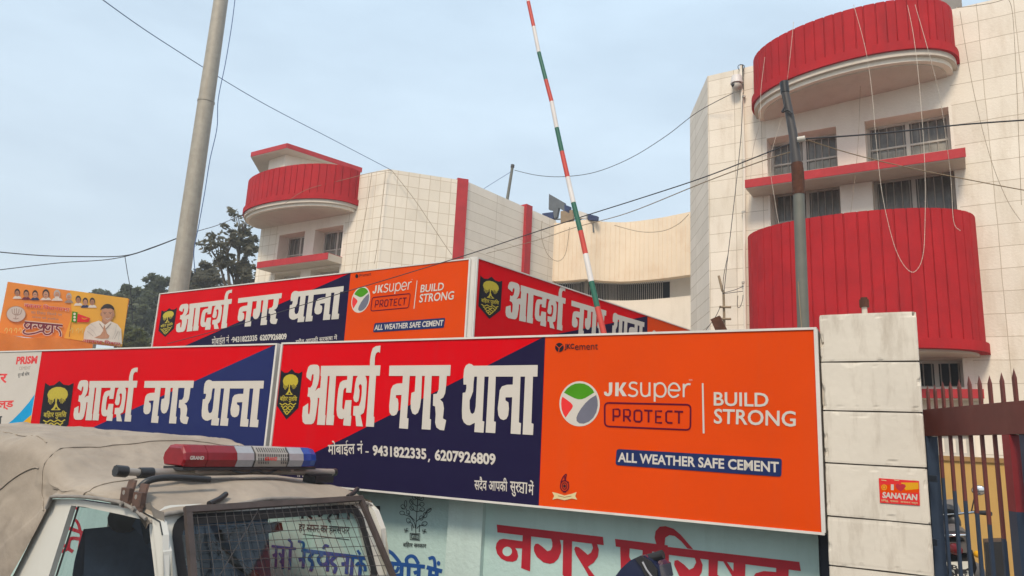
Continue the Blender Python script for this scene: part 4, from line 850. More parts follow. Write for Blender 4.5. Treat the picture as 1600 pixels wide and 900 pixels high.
for y in (748, 847): 
    mb = MB(); p = GZ.pt(1461, y, .045); mb.prism([p + V((0, 0, -.02)) - GZ.u * .06, p + V((0, 0, -.02)) + GZ.u * .05, p + V((0, 0, .02)) + GZ.u * .05, p + V((0, 0, .02)) - GZ.u * .06], GZ.n * .015, 'gnavy'); mb.build('hinge', gt)
# ================================================================ ochre wall and slabs behind the gate
OP = Plane(at(1520, 720, 11.2), AZF); o0, o1 = OP.sz(1640, 720)[0], OP.sz(1440, 720)[0]; oz = OP.sz(1500, 713)[1]
ow = thing('ochre_wall', 'low ochre painted wall behind the motorbike', 'wall', OP.w((o0 + o1) / 2, COMP))
mb = MB(); mb.prism([OP.w(o0, COMP - .02), OP.w(o1, COMP - .02), OP.w(o1, oz - .06), OP.w(o0, oz - .06)], -OP.n * .15, 'ochre'); mb.build('wall_body', ow)
mb = MB(); mb.prism([OP.w(o0, oz - .06, .03), OP.w(o1, oz - .06, .03), OP.w(o1, oz, .03), OP.w(o0, oz, .03)], -OP.n * .2, 'ochred'); mb.build('coping', ow)
# ================================================================ poles
def stand(x, y, r): p = at(x, y, r); return p
ep = at(281, 440, 13.5); t_ = thing('utility_pole', 'tall tapering weathered steel utility pole on the left, rising out of frame', 'pole', V((ep.x, ep.y, 0)))
mb = MB(); zj = at(317, 158, 13.5).z; H = 13.5
mb.tube([(ep.x, ep.y, -.02), (ep.x, ep.y, zj)], [.180, .142], 'steel', 20); mb.tube([(ep.x, ep.y, zj), (ep.x, ep.y, H)], [.139, .105], 'steel', 20); mb.build('shaft', t_)
mb = MB(); mb.tube([(ep.x, ep.y, zj - .015), (ep.x, ep.y, zj + .015)], .150, 'steel', 20); mb.build('collar', t_)
# raised barrier boom
BP = Plane(at(940, 515, 6.6), AZW)
seg = [(820.5, -20, 'bwhite'), (825.5, 3, 'bred'), (834, 42, 'bwhite'), (842, 82, 'bgreen'), (853, 125, 'bred'), (862, 159, 'bwhite'), (870, 200, 'bgreen'), (878, 237, 'bred'), (887, 277, 'bwhite'), (896, 317, 'bgreen'), (907, 361, 'bred'), (915, 397, 'bwhite'), (924, 440, 'bgreen'), (933.5, 480, 'bred'), (944, 523, 'bwhite'), (954, 570, 'bgreen')]
pts = [BP.pt(x, y) for x, y, _ in seg]
foot = BP.pt(966, 625); dirb = (pts[0] - pts[-1]).normalized()
bt = thing('barrier_boom', 'raised slim barrier boom striped red, white and green', 'barrier', V((foot.x, foot.y, COMP)))
n = len(pts)
for i in range(n - 1):
    f = lambda q: .019 + .010 * q / n
    mb = MB(); mb.tube([pts[i], pts[i + 1]], [f(i), f(i + 1)], seg[i][2], 12); mb.build('stripe', bt)
mb = MB(); mb.tube([pts[-1], foot], .03, 'bred', 12); mb.build('boom_end', bt)
mb = MB(); mb.box(V((foot.x - .12, foot.y - .1, COMP - .02)), (.24, 0, 0), (0, .2, 0), (0, 0, foot.z - COMP + .1), 'darkmetal'); mb.build('housing', bt)
# old street lamp post
SP_ = Plane(at(1252, 500, 5.75), AZW)
lp = thing('lamp_post', 'galvanised lamp post with a rusty joint and bent dark lampless arm', 'lamp post', V((SP_.pt(1256, 560).x, SP_.pt(1256, 560).y, COMP)))
b0 = SP_.pt(1258, 590); top = SP_.pt(1245, 255)
mb = MB(); mb.tube([(b0.x + .03, b0.y, COMP - .02), b0, SP_.pt(1252, 420), SP_.pt(1248, 300)], [.043, .043, .042, .041], 'galv', 16); mb.build('shaft', lp)
mb = MB(); mb.tube([SP_.pt(1248.3, 304), SP_.pt(1247.3, 285), SP_.pt(1246.3, 268), SP_.pt(1245, 255)], [.044, .046, .046, .042], 'rust', 16); mb.build('joint', lp)
mb = MB(); mb.tube([SP_.pt(1245.2, 258), SP_.pt(1240, 215), SP_.pt(1233, 175), SP_.pt(1226.5, 143)], [.039, .034, .031, .029], 'darkmetal', 14); mb.tube([SP_.pt(1226.8, 145), SP_.pt(1225, 128)], [.034, .034], 'black', 14)
mb.tube(smooth([tuple(SP_.pt(x, y, .05)) for x, y in ((1222, 145), (1226, 165), (1222, 175), (1231, 172), (1238, 178))], 4), .008, 'wire', 5); mb.build('arm', lp)
mb = MB(); mb.tube([SP_.pt(1246, 218, .05), SP_.pt(1258, 216, .05)], .022, 'wframe', 8); mb.build('insulator', lp)
mb = MB(); mb.tube(smooth([tuple(SP_.pt(x, y, .058)) for x, y in ((1247, 440), (1249, 470), (1251.5, 500), (1253, 520))], 4), .004, 'wiretan', 5); mb.build('rope', lp)
# thin pole on the roof, bracket post by the wall, leaning rusty channel
rp_ = hz(790, 318, 9.5); rt = at(800.5, 262, math.hypot(rp_.x, rp_.y))
mb = MB(); mb.tube([rp_ - V((0, 0, .3)), rt], [.05, .045], 'galv', 8); mb.tube([rt - V((0, 0, .0)), rt + V((.01, 0, .10))], .06, 'darkmetal', 8); o = mb.build('roof_mast'); tag(o, 'thin leaning grey mast on the roof between the wings', 'mast')
XP = Plane(at(1130, 470, 11.5), AZF); xb = XP.pt(1133, 560)
bkt = thing('bracket_post', 'thin old bracket post with two short crossarms and loose wires', 'post', V((xb.x, xb.y, COMP)))
mb = MB(); mb.tube([V((xb.x, xb.y, COMP - .02)), xb, XP.pt(1130.5, 455)], .020, 'wiretan', 8); mb.tube([XP.pt(1129, 455), XP.pt(1123, 431)], [.022, .020], 'wiretan', 8); mb.build('shaft', bkt)
for y in (479.5, 498):
    mb = MB(); mb.tube([XP.pt(1124, y, .05), XP.pt(1142, y + .5, .05)], .018, 'wiretan', 6); mb.build('crossarm', bkt)
mb = MB()
for L in (((1129, 458), (1148, 453), (1162, 447)), ((1129, 459), (1145, 457), (1161, 455)), ((1129, 457), (1131, 430), (1137, 400)), ((1126, 478), (1118, 495), (1102, 517)), ((1153, 462), (1152, 478), (1156, 480), (1160, 470), (1161, 461))): mb.tube([XP.pt(x, y, .08) for x, y in smooth(list(L), 4)], .005, 'wire', 5)
mb.build('wires', bkt)
CP_ = Plane(at(1122, 505, 6.4), AZW); mb = MB(); q = [CP_.pt(1110, 499), CP_.pt(1124, 493), CP_.pt(1150, 545), CP_.pt(1134, 553)]
mb.prism(q, -CP_.n * .05, 'rust'); mb.tube([CP_.pt(1143, 545, -.03), CP_.pt(1146, 620, -.03), CP_.w(CP_.sz(1146, 620)[0], COMP - .02, -.03)], .03, 'rust', 8)
o = mb.build('steel_channel'); tag(o, 'rusty brown steel channel end leaning up behind the main signboard', 'steel channel')
# ================================================================ CCTV camera
cc = thing('security_camera', 'white dome security camera on the corner wall under the roof edge', 'camera', BD.pt(1152, 133, .12))
c0 = BD.pt(1151, 128, .16); ax = (BD.u, BD.n, V((0, 0, 1)))
mb = MB(); mb.tube([c0 + V((0, 0, .13)), c0 + V((0, 0, .0)), c0 + V((0, 0, -.04))], [.10, .125, .13], 'bwhite', 14); mb.build('housing', cc)
mb = MB(); mb.ball(c0 + V((0, 0, -.09)), .105, 'wframe', 8); mb.build('dome', cc)
mb = MB(); mb.ball(c0 + V((0, 0, -.09)) + BD.n * .07 + BD.u * .05, .045, 'black', 6); mb.build('lens', cc)
mb = MB(); mb.tube([BD.w(BD.sz(1160, 108)[0], c0.z + .42, .05), BD.w(BD.sz(1161, 150)[0], c0.z - .15, .05)], .035, 'galv', 8); mb.tube([c0 + V((0, 0, .05)), BD.w(BD.sz(1160, 125)[0], c0.z + .05, .05)], .025, 'bwhite', 6)
mb.tube(smooth([tuple(BD.pt(x, y, .08)) for x, y in ((1161, 112), (1163, 103), (1157, 101), (1153, 104), (1155, 110))], 4), .008, 'wire', 5); mb.build('bracket', cc)
# ================================================================ hoarding with the orange poster
PP = Plane(at(100, 490, 18), 51.5)
pc = [PP.sz(*p) for p in ((12, 441), (202, 466.5), (190, 543), (0, 521))]
ps0_, ps1_ = min(p[0] for p in pc), max(p[0] for p in pc); pz1 = (pc[0][1] + pc[1][1]) / 2; pz0 = (pc[2][1] + pc[3][1]) / 2
hd = thing('poster_hoarding', 'orange thank-you election poster hoarding with a row of portraits, upper left', 'hoarding', PP.w((ps0_ + ps1_) / 2, 0, -.1))
mb = MB()
NU, NV = 30, 12
def PPt(u, v):
    a = ps0_ + (ps1_ - ps0_) * u; z = pz0 + (pz1 - pz0) * v; return PP.w(a, z, .007 * math.sin(u * 21 + v * 6) * (v * (1 - v) * 2) + .0)
mb.prism([PP.w(ps0_, pz0, -.03), PP.w(ps1_, pz0, -.03), PP.w(ps1_, pz1, -.03), PP.w(ps0_, pz1, -.03)], -PP.n * .05, 'alu'); 
mb.grid(PPt, NU, NV, 'porange'); mb.build('poster', hd)
cp_ = lambda L: [(u / 6.4, 430 + v / 6.4) for u, v in L]
k = Ink(PP, .012, .00025)
k.poly(cp_([(700, 150), (1284, 232), (1222, 712), (640, 630), (720, 400)]), 'pyel')
hs = [(172, 180, 'skin2', 'wcl'), (262, 190, 'skin2', 'pmar'), (350, 195, 'skin', 'cloth2'), (458, 195, 'skin', 'kurta'), (570, 200, 'skin', 'kurta'), (688, 222, 'skin', 'pgrey'), (782, 250, 'skin2', 'kurta'), (852, 270, 'skin', 'cloth2'), (922, 270, 'skin2', 'kurta')]
for i, (u, v, sk, cl) in enumerate(hs):
    w = 1.25 if i in (3, 4) else 1.; cl = 'kurta' if cl == 'wcl' else cl
    k.poly(cp_([(u - 46 * w, v + 55), (u - 30 * w, v + 32), (u, v + 24), (u + 30 * w, v + 32), (u + 46 * w, v + 55)]), cl)
    k.ell(*cp_([(u, v - 8)])[0], 27 * w / 6.4, 38 * w / 6.4, 'phal' if i in (4, 5) else 'hair', n=14); k.ell(*cp_([(u, v + 3)])[0], 21 * w / 6.4, 30 * w / 6.4, sk, n=14)
    if i in (4,): k.ell(*cp_([(u, v + 24)])[0], 22 / 6.4, 14 / 6.4, 'kurta', n=12)
    k.line(cp_([(u - 12, v - 2), (u + 12, v - 1)]), .6, 'hair'); k.line(cp_([(u - 6, v + 17), (u + 6, v + 17)]), .5, 'pmar')
k.ell(*cp_([(160, 390)])[0], 96 / 6.4, 80 / 6.4, 'pgrey', n=30); k.ell(*cp_([(160, 390)])[0], 92 / 6.4, 76 / 6.4, 'vwhite', n=30)
for L in ([(120, 340), (125, 380), (155, 400)], [(145, 335), (145, 375), (160, 400)], [(165, 330), (165, 395)], [(190, 338), (185, 375), (165, 400)], [(215, 345), (205, 385), (170, 402)], [(160, 402), (155, 435)], [(130, 432), (160, 438), (185, 430)]): k.curve(cp_(L), 1.1, 'pgrey')
k.text('बकसर विधानसभा'.replace('विधा', 'िवधा'), *cp_([(236, 318), (692, 366), (244, 268)]), 'kurta', .02); k.text('बकसर िवधानसभा', *cp_([(240, 318), (690, 364), (246, 272)]), 'ppink', .012)
k.text('का टिकट मिलने'.replace('टि', 'िट').replace('मि', 'िम') + ' पर', *cp_([(308, 385), (618, 412), (310, 352)]), 'pgrey', .01)
k.text('जनता को हारदिक'.replace('दि', 'िद'), *cp_([(318, 432), (586, 458), (320, 405)]), 'pgrey', .01)
# the big word of thanks, white rim then maroon
big = [([(245, 470), (625, 505)], 16), ([(270, 475), (245, 500), (270, 530), (300, 500)], 14), ([(310, 478), (305, 540)], 17), ([(330, 520), (350, 505), (365, 520)], 13), ([(385, 485), (385, 515), (410, 530), (430, 500)], 14), ([(440, 490), (435, 560)], 17), ([(470, 495), (455, 525), (480, 545), (500, 515)], 14), ([(525, 500), (518, 575)], 17), ([(580, 505), (560, 530), (590, 550), (605, 590), (598, 612)], 13), ([(250, 545), (230, 570), (270, 590), (350, 580), (420, 560), (450, 590), (490, 590), (515, 570)], 12)]
for L, w in big: k.curve(cp_(L), (w + 16) / 6.4, 'kurta', 4)
for L, w in big: k.curve(cp_(L), (w + 3) / 6.4, 'pmar', 4)
k.poly(cp_([(722, 362), (775, 372), (765, 475), (712, 470)]), 'vgreen'); k.poly(cp_([(775, 385), (900, 430), (885, 470), (770, 470)]), 'vlred')
k.curve(cp_([(815, 425), (840, 440), (870, 430)]), 1.2, 'vamber')
for v in (388, 420, 450): k.ell(*cp_([(744, v)])[0], 2, 2, 'kurta', n=10)
k.line(cp_([(712, 470), (690, 620)]), .8, 'pmar')
for u in (45, 90, 140, 185, 700, 760, 800): k.curve(cp_([(u, 560), (u + 15, 530), (u + 28, 545), (u + 20, 580)]), 1.2, 'ppale')
# the man with joined hands
k.poly(cp_([(835, 640), (838, 580), (860, 520), (910, 480), (985, 455), (1040, 480), (1100, 460), (1170, 490), (1210, 540), (1218, 690), (1100, 680)]), 'kurta')
k.poly(cp_([(1018, 440), (1100, 440), (1095, 475), (1050, 500), (1015, 470)]), 'skin2')
k.ell(*cp_([(1074, 338)])[0], 60 / 6.4, 50 / 6.4, 'hair', n=24)
k.ell(*cp_([(1011, 392)])[0], 1.4, 3.2, 'skin2', n=10); k.ell(*cp_([(1135, 395)])[0], 1.4, 3.2, 'skin2', n=10)
k.poly(cp_(smooth([(1014, 352), (1022, 338), (1050, 332), (1075, 336), (1105, 334), (1127, 342), (1136, 360), (1133, 400), (1122, 436), (1100, 462), (1076, 472), (1052, 464), (1028, 440), (1016, 402), (1013, 370)], 3)), 'skin')
k.poly(cp_(smooth([(1118, 345), (1133, 360), (1131, 400), (1120, 436), (1098, 461), (1108, 430), (1118, 395)], 3)), 'skin2')
for u in (1047, 1100): k.curve(cp_([(u - 16, 378), (u, 371), (u + 16, 376)]), .55, 'hair'); k.ell(*cp_([(u, 386)])[0], 1.3, .55, 'hair', n=8)
k.curve(cp_([(1072, 385), (1066, 410), (1074, 416), (1084, 411)]), .45, 'skin2'); k.curve(cp_([(1052, 424), (1074, 421), (1096, 424)]), .6, 'skin2'); k.curve(cp_([(1050, 430), (1074, 441), (1098, 429)]), .8, 'kurta'); k.curve(cp_([(1050, 432), (1074, 445), (1098, 431)]), .35, 'pmar')
k.poly(cp_([(1000, 352), (1012, 322), (1045, 300), (1085, 294), (1120, 305), (1140, 330), (1138, 352), (1110, 335), (1060, 330), (1020, 340)]), 'hair')
for q in ([(880, 520), (930, 560), (960, 610)], [(1160, 500), (1150, 570), (1120, 640)], [(905, 490), (960, 530)], [(1195, 560), (1180, 650)]): k.curve(cp_(q), .4, 'phal')
k.poly(cp_([(1000, 470), (1040, 520), (1100, 468), (1110, 485), (1042, 560), (990, 488)]), 'pgrey'); k.poly(cp_([(1004, 462), (1040, 505), (1096, 462), (1108, 478), (1042, 545), (994, 478)]), 'kurta')
k.poly(cp_([(1036, 505), (1046, 500), (1052, 540), (1070, 585), (1092, 605), (1080, 635), (1010, 636), (940, 625), (1000, 600), (1026, 560)]), 'skin'); k.line(cp_([(1042, 505), (1038, 625)]), .6, 'skin2'); k.curve(cp_([(1028, 565), (1010, 600), (960, 622)]), .5, 'skin2'); k.curve(cp_([(1056, 550), (1068, 590), (1078, 630)]), .5, 'skin2')
k.line(cp_([(870, 560), (930, 610)]), .5, 'pgrey'); k.line(cp_([(1180, 560), (1140, 640)]), .5, 'pgrey')
k.text('आननद िमशरा', *cp_([(818, 672), (1200, 712), (825, 622)]), 'kurta', .02); k.text('आननद िमशरा', *cp_([(822, 672), (1198, 708), (828, 628)]), 'ppink', .014)
k.build('poster_print', hd)
mb = MB()
for a in (ps0_ + .1, (ps0_ + ps1_) / 2, ps1_ - .1): mb = MB(); mb.tube([PP.w(a, -.02, -.12), PP.w(a, pz1, -.12)], .035, 'darkmetal', 8); mb.build('post', hd)
# orange cloth shade below it
TP = Plane(at(80, 530, 16.5), 51.5); mb = MB(); t0, t1 = TP.sz(-30, 530)[0], TP.sz(145, 536)[0]; tz1, tz0 = TP.sz(70, 528)[1], TP.sz(70, 575)[1]
mb.grid(lambda u, v: TP.w(t0 + (t1 - t0) * u, tz0 + (tz1 - tz0) * v + .03 * math.cos(u * 9), .05 * math.sin(u * 17 + v * 4)), 40, 8, 'tarpor')
mb.grid(lambda u, v: TP.w(t0 + (t1 - t0) * u, tz1 - .25 * v + .03 * math.cos(u * 9), .05 * math.sin(u * 17 + 4) * (1 - v) - 1.8 * v), 40, 6, 'tarpor')
tt = thing('cloth_awning', 'orange cloth awning under the poster hoarding', 'awning', TP.w((t0 + t1) / 2, 0, -.5))
mb.build('cloth', tt)
for a in (t0 + .1, t1 - .1):
    for o_ in (-.05, -1.7): mb = MB(); mb.tube([TP.w(a, -.02, o_), TP.w(a, tz1 - .02, o_)], .03, 'wiretan', 8); mb.build('post', tt)
# ================================================================ trees
def leafcloud(mb, cen, rad, n, size, m, flat=.8):
    for _ in range(n):
        while 1:
            p = V((random.uniform(-1, 1), random.uniform(-1, 1), random.uniform(-1, 1)))
            if .25 < p.length < 1: break
        c = V(cen) + V((p.x * rad[0], p.y * rad[1], p.z * rad[2])); a = V((random.gauss(0, 1), random.gauss(0, 1), random.gauss(0, .6))).normalized(); b = a.cross(V((random.gauss(0, 1), random.gauss(0, 1), random.gauss(0, 1)))).normalized()
        s_ = size * random.uniform(.6, 1.3); mb.face([c - a * s_, c + b * s_ * .45, c + a * s_, c - b * s_ * .45], m)
def tree(label, base, h, crowns, leaf, lsize, lm, group, limbs=True, tr=.25):
    t = thing('tree', label, 'tree', V((base[0], base[1], -.02)), group); mb = MB(); top = V((base[0], base[1], h * .62))
    mb.tube([V((base[0], base[1], -.05)), V((base[0] + .1, base[1], h * .3)), top], [tr, tr * .75, tr * .5], 'bark', 9)
    cr = MB()
    for cx, cy, cz_, rx, ry, rz_, n in crowns:
        c = V((cx, cy, cz_)); st = V((base[0] + .1, base[1], min(cz_ - rz_ * .4, h * random.uniform(.3, .6)))); mid = st.lerp(c, .55) + V((random.uniform(-.3, .3), random.uniform(-.3, .3), .2))
        mb.tube([st, mid, c], [tr * .4, tr * .26, tr * .1], 'bark', 6)
        for q in range(7):
            e = c + V((random.uniform(-1, 1) * rx, random.uniform(-1, 1) * ry, random.uniform(-.6, 1) * rz_)) * .95; m_ = c.lerp(e, .5) + V((0, 0, random.uniform(-.1, .2)))
            mb.tube([c.lerp(mid, .3), m_, e], [tr * .1, tr * .06, tr * .03], 'bark', 4)
            leafcloud(cr, e, (rx * .30, ry * .30, rz_ * .26), int(n / 5), lsize * .6, lm)
        leafcloud(cr, c, (rx * .8, ry * .8, rz_ * .8), int(n * .42), lsize * .6, lm)
    mb.build('trunk', t); cr.build('crown', t)
def crown(x, y, r, w, h, n):   # px centre, distance, px half-width and half-height
    p = at(x, y, r); s_ = r / FPX * 1.03; return (p.x, p.y, p.z, w * s_, w * s_, h * s_, n)
def gpos(x, y, r): p = at(x, y, r); return (p.x, p.y)
TG = 'trees beyond the signs on the left'
r = 30
tree('bare branched haze-paled tree rising beside the left wing', gpos(385, 430, r), 9.5, [crown(380, 345, r, 22, 18, 110), crown(352, 375, r, 26, 16, 110), crown(388, 385, r, 20, 22, 170), (*crown(338, 392, r, 26, 12, 90),), crown(360, 412, r, 30, 16, 230), crown(392, 425, r, 24, 26, 260), crown(372, 375, r, 18, 18, 120)], 0, .20, M['leaf2'], TG, tr=.26)
tree('haze-paled rounded tree just right of the utility pole', gpos(330, 460, 36), 7, [crown(325, 432, 36, 28, 16, 800), crown(306, 452, 36, 24, 20, 700), crown(345, 455, 36, 26, 20, 700)], 0, .2, M['leaf2'], TG)
r = 46
tree('tall pointed grey green tree left of the utility pole', gpos(245, 500, r), 11, [crown(246, 446, r, 14, 18, 520), crown(238, 470, r, 24, 22, 900), crown(258, 475, r, 24, 26, 900), crown(225, 490, r, 24, 22, 800), crown(250, 510, r, 34, 26, 1000), crown(236, 452, r, 10, 12, 250)], 0, .30, M['leaf1'], TG)
tree('broad grey green tree nearest the poster hoarding', gpos(212, 510, 43), 9.5, [crown(204, 462, 43, 16, 13, 450), crown(212, 480, 43, 22, 20, 800), crown(206, 505, 43, 26, 24, 900), crown(228, 525, 43, 30, 24, 900)], 0, .28, M['leaf1'], TG)
tree('grey green tree seen through the gap behind the utility pole', gpos(285, 490, 44), 9.5, [crown(282, 470, 44, 26, 26, 900), crown(300, 490, 44, 30, 26, 900), crown(270, 500, 44, 26, 24, 800)], 0, .28, M['leaf1'], TG)
tree('small distant tree top peeping over the poster hoarding', gpos(158, 470, 60), 12.5, [crown(155, 458, 60, 10, 6, 420), crown(163, 468, 60, 12, 8, 420)], 0, .26, M['leaf1'], TG, tr=.2)
tree('low yellow green tree under the grey green ones', gpos(212, 545, 34), 5.5, [crown(210, 526, 34, 18, 10, 700), crown(226, 538, 34, 20, 12, 700), crown(200, 540, 34, 16, 12, 600)], 0, .16, M['leaf3'], TG, tr=.15)
# ================================================================ rooftop letters
RL = Plane(hz(875, 345, 9.5), AZF)
cr7 = lambda L: [(700 + u / 3.6, 250 + v / 3.6) for u, v in L]
rl = thing('rooftop_letters', 'grey and navy sheet metal letters standing on the roof behind the barrier boom', 'rooftop letters', RL.w(0, 9.3))
for px_, m_ in (([(568, 190), (655, 240), (655, 290), (622, 268), (612, 320), (596, 328), (590, 282), (566, 278)], 'cloth1'), ([(530, 300), (592, 292), (592, 338), (530, 346)], 'cloth2'), ([(655, 250), (686, 262), (682, 300), (655, 285)], 'cloth2'), ([(633, 288), (700, 280), (702, 338), (633, 352)], 'cloth3'), ([(735, 285), (780, 300), (780, 330), (735, 325)], 'alu'), ([(787, 302), (840, 316), (838, 340), (786, 336)], 'cloth2')):
    mb = MB(); mb.prism([RL.pt(*p) for p in cr7(px_)], -RL.n * .12, m_); mb.build('letter_panel', rl)
mb = MB()
for u in (548, 597, 668, 745, 810): mb.tube([RL.pt(*cr7([(u, 330)])[0], -.15), RL.w(RL.sz(*cr7([(u, 330)])[0])[0], 9.0, -.15)], .03, 'cloth1', 6)
mb.tube([RL.pt(*cr7([(532, 335)])[0], -.16), RL.pt(*cr7([(835, 328)])[0], -.16)], .025, 'cloth1', 6); mb.build('support_frame', rl)
# ================================================================ wires
def wire(label, pts, rad, m, group=None, name='cable', bulbs=0, k=6):
    rad *= .72
    P = smooth([tuple(at(*p)) for p in pts], k); mb = MB(); mb.tube(P, rad, m, 5)
    if bulbs:
        for i in range(0, len(P), bulbs): mb.ball(P[i], rad * 2.2, 'wirewhite', 3)
    o = mb.build(name); tag(o, label, 'wire' if name == 'cable' else 'string light', group); return o
rb = math.hypot(*BD.w(L0, 0).xy)
wire('blue cable sloping across the sky from top left to the left wing roof', [(150, -8, 11), (250, 62, 13), (400, 155, 15.5), (520, 218, 18), (612, 266, rb)], .011, 'wireblue')
wire('sagging blue wire hanging beside the utility pole', [(368, -8, 13.2), (362, 40, 13.2), (352, 100, 13.2), (341, 155, 13.2), (339, 200, 13.2), (328, 250, 13.2), (320, 300, 13.2), (311, 350, 13.2), (303, 392, 13.2), (305, 425, 13.2)], .010, 'wireblue')
wire('black cable drooping in from the left edge, upper of two', [(-20, 392, 15), (60, 399, 15), (130, 401, 15), (195, 399.5, 15), (240, 386, 14.5), (290, 367, 13.6)], .013, 'wire')
wire('black cable rising from the left edge to the bare tree, lower of two', [(-20, 424, 15.4), (90, 411, 15.4), (195, 401, 15.2), (300, 364, 15.8), (345, 350, 18), (400, 326, 22)], .011, 'wire')
wire('short drop wire hanging above the poster hoarding', [(195, 399, 15), (199, 425, 15), (204, 455, 15), (207, 500, 15)], .009, 'wire')
wire('heavy black cable from the right edge past the lamp post', [(1610, 187, 6.6), (1500, 195, 6.4), (1380, 208, 6.0), (1256, 217, 5.75)], .009, 'wire')
wire('heavy black cable from the lamp post down across the upper signboard', [(1244, 221, 5.75), (1195, 240, 6.0), (1100, 277, 6.4), (1000, 310, 6.8), (905, 340, 7.1), (820, 368, 7.4), (730, 398, 7.7), (620, 432, 8.2), (500, 468, 9.4), (380, 505, 10.6), (262, 537, 12)], .0075, 'wire')
wire('thinner cable running just under the heavy black one', [(1244, 235, 5.8), (1195, 250, 6.2), (1100, 285, 7), (980, 333, 8.5), (900, 355, 10), (840, 375, 12), (760, 396, 15)], .007, 'wiretan')
wire('dark cable from the lamp post to the right edge, sloping down', [(1256, 217, 5.75), (1330, 240, 6.1), (1420, 262, 6.4), (1520, 282, 6.6), (1610, 299, 6.8)], .006, 'wiretan')
wire('thin wire looping from the roof mast to the security camera', [(804, 266, 18.5), (840, 274, 18), (880, 276, 17.5), (930, 269, 17), (985, 247, 16.4), (1040, 213, 15.6), (1090, 175, 15), (1146, 145, 14.5)], .011, 'wire')
wire('thin stay wire from the roof mast to the left wing', [(799, 268, 21), (770, 286, 21), (745, 302, 20.6)], .010, 'wireblue')
wire('loose wire down the left wing chamfer', [(612, 266, rb - .1), (650, 315, rb - .1), (690, 375, rb - .1), (706, 398, rb - .1)], .010, 'wiretan')
wire('slack wire over the left wing roof edge and balcony', [(612, 266, rb - .3), (580, 270, rb), (540, 280, rb + .4), (480, 296, rb + .6), (445, 318, rb + .9)], .010, 'wiretan')
wire('dark wire down the left wing front', [(581, 270, rb + .2), (572, 330, rb + .2), (562, 385, rb + .2), (556, 425, rb + .2)], .010, 'wiretan')
wire('dark wire at the left wing corner', [(603, 268, rb - .15), (597, 320, rb - .15), (590, 380, rb - .15), (585, 412, rb - .15)], .010, 'wiretan')
wire('slack loop of wire on the curved wall, left end', [(847, 345, 21.2), (846, 370, 21.2), (856, 398, 21.2), (872, 408, 21.2), (884, 395, 21.2), (890, 355, 21.2)], .012, 'wiretan')
wire('slack wire festooned along the curved wall', [(960, 352, 21.6), (1000, 362, 21.2), (1035, 361, 20.8), (1060, 350, 20.6), (1076, 335, 20.3)], .012, 'wiretan')
SG = 'string lights hung down the right wing'
wire('string light looping low over the lower balcony', [(1334, 8, 12.7), (1352, 75, 12.7), (1362, 140, 12.7), (1369, 220, 12.7), (1378, 300, 12.7), (1392, 365, 12.7), (1404, 400, 12.7), (1418, 421, 12.7), (1430, 424, 12.7), (1441, 404, 12.7), (1445, 360, 12.7), (1445, 260, 12.7), (1437, 140, 12.7), (1428, 60, 12.7), (1418, 8, 12.7)], .0055, 'wirewhite', SG, 'string_light', 3, 10)
wire('string light at the right end of the balconies', [(1430, 8, 12.6), (1452, 85, 12.6), (1468, 150, 12.8), (1478, 215, 13), (1486, 280, 13.3), (1490, 345, 13.3), (1500, 360, 13.3)], .0055, 'wirewhite', SG, 'string_light', 3, 8)
wire('string light crossing the first upper window', [(1240, 35, 13), (1232, 110, 13.0), (1222, 180, 13.8), (1204, 250, 14), (1211, 315, 14), (1221, 370, 14)], .0055, 'wirewhite', SG, 'string_light', 3, 8)
wire('string light on the left edge of the upper balcony', [(1195, 90, 13.6), (1189, 140, 13.6), (1187, 190, 13.6), (1176, 240, 14.2), (1170, 330, 14.3)], .0055, 'wirewhite', SG, 'string_light', 3, 8)
wire('string light hanging in front of the window pier', [(1345, 110, 13.9), (1342, 200, 13.9), (1338, 260, 13.9), (1333, 300, 13.9), (1327, 352, 13.9)], .0045, 'wiretan', SG, 'string_light', 3, 8)
wire('string light down the wall right of the windows', [(1500, 18, 13.1), (1515, 110, 13.1), (1532, 190, 13.1), (1552, 260, 13.1), (1575, 315, 13.1), (1595, 345, 13.0)], .0055, 'wiretan', SG, 'string_light', 3, 8)
wire('string light swagged at the top right corner', [(1495, 12, 13.2), (1530, 8, 13), (1560, 2, 12.9), (1585, -8, 12.8)], .007, 'wiretan', SG, 'string_light', 3, 8)
wire('string light dropping from the top right corner', [(1573, -5, 12.9), (1582, 20, 12.9), (1588, 120, 12.9), (1592, 220, 12.9), (1596, 320, 12.9)], .0055, 'wiretan', SG, 'string_light', 3, 8)
wire('dark cable beside the downpipe', [(1161, 145, 14.2), (1158, 210, 14.2), (1150, 290, 14.2), (1142, 360, 14.2), (1135, 420, 14.2), (1131, 460, 13)], .010, 'wire')
# ================================================================ police jeep
JP = Plane(at(262, 718, 5.1), 33.5)
J0, JL, JF = JP.o, JP.u, V((math.sin(R(123.5)), math.cos(R(123.5)), 0))
J = lambda a, b, z: J0 + JF * a + JL * b + V((0, 0, z))
BM = .57                                     # middle of the jeep across
def side(x, y, b=-.30):
    o = J0 + JL * b; d = D(x, y); t = (o - CAM).dot(JL) / d.dot(JL); p = CAM + d * t; return ((p - J0).dot(JF), p.z)
jeep = thing('police_jeep', 'white police jeep with dusty canvas top, mesh guarded windscreen and red and blue beacon', 'jeep', J(-.9, BM, 0))
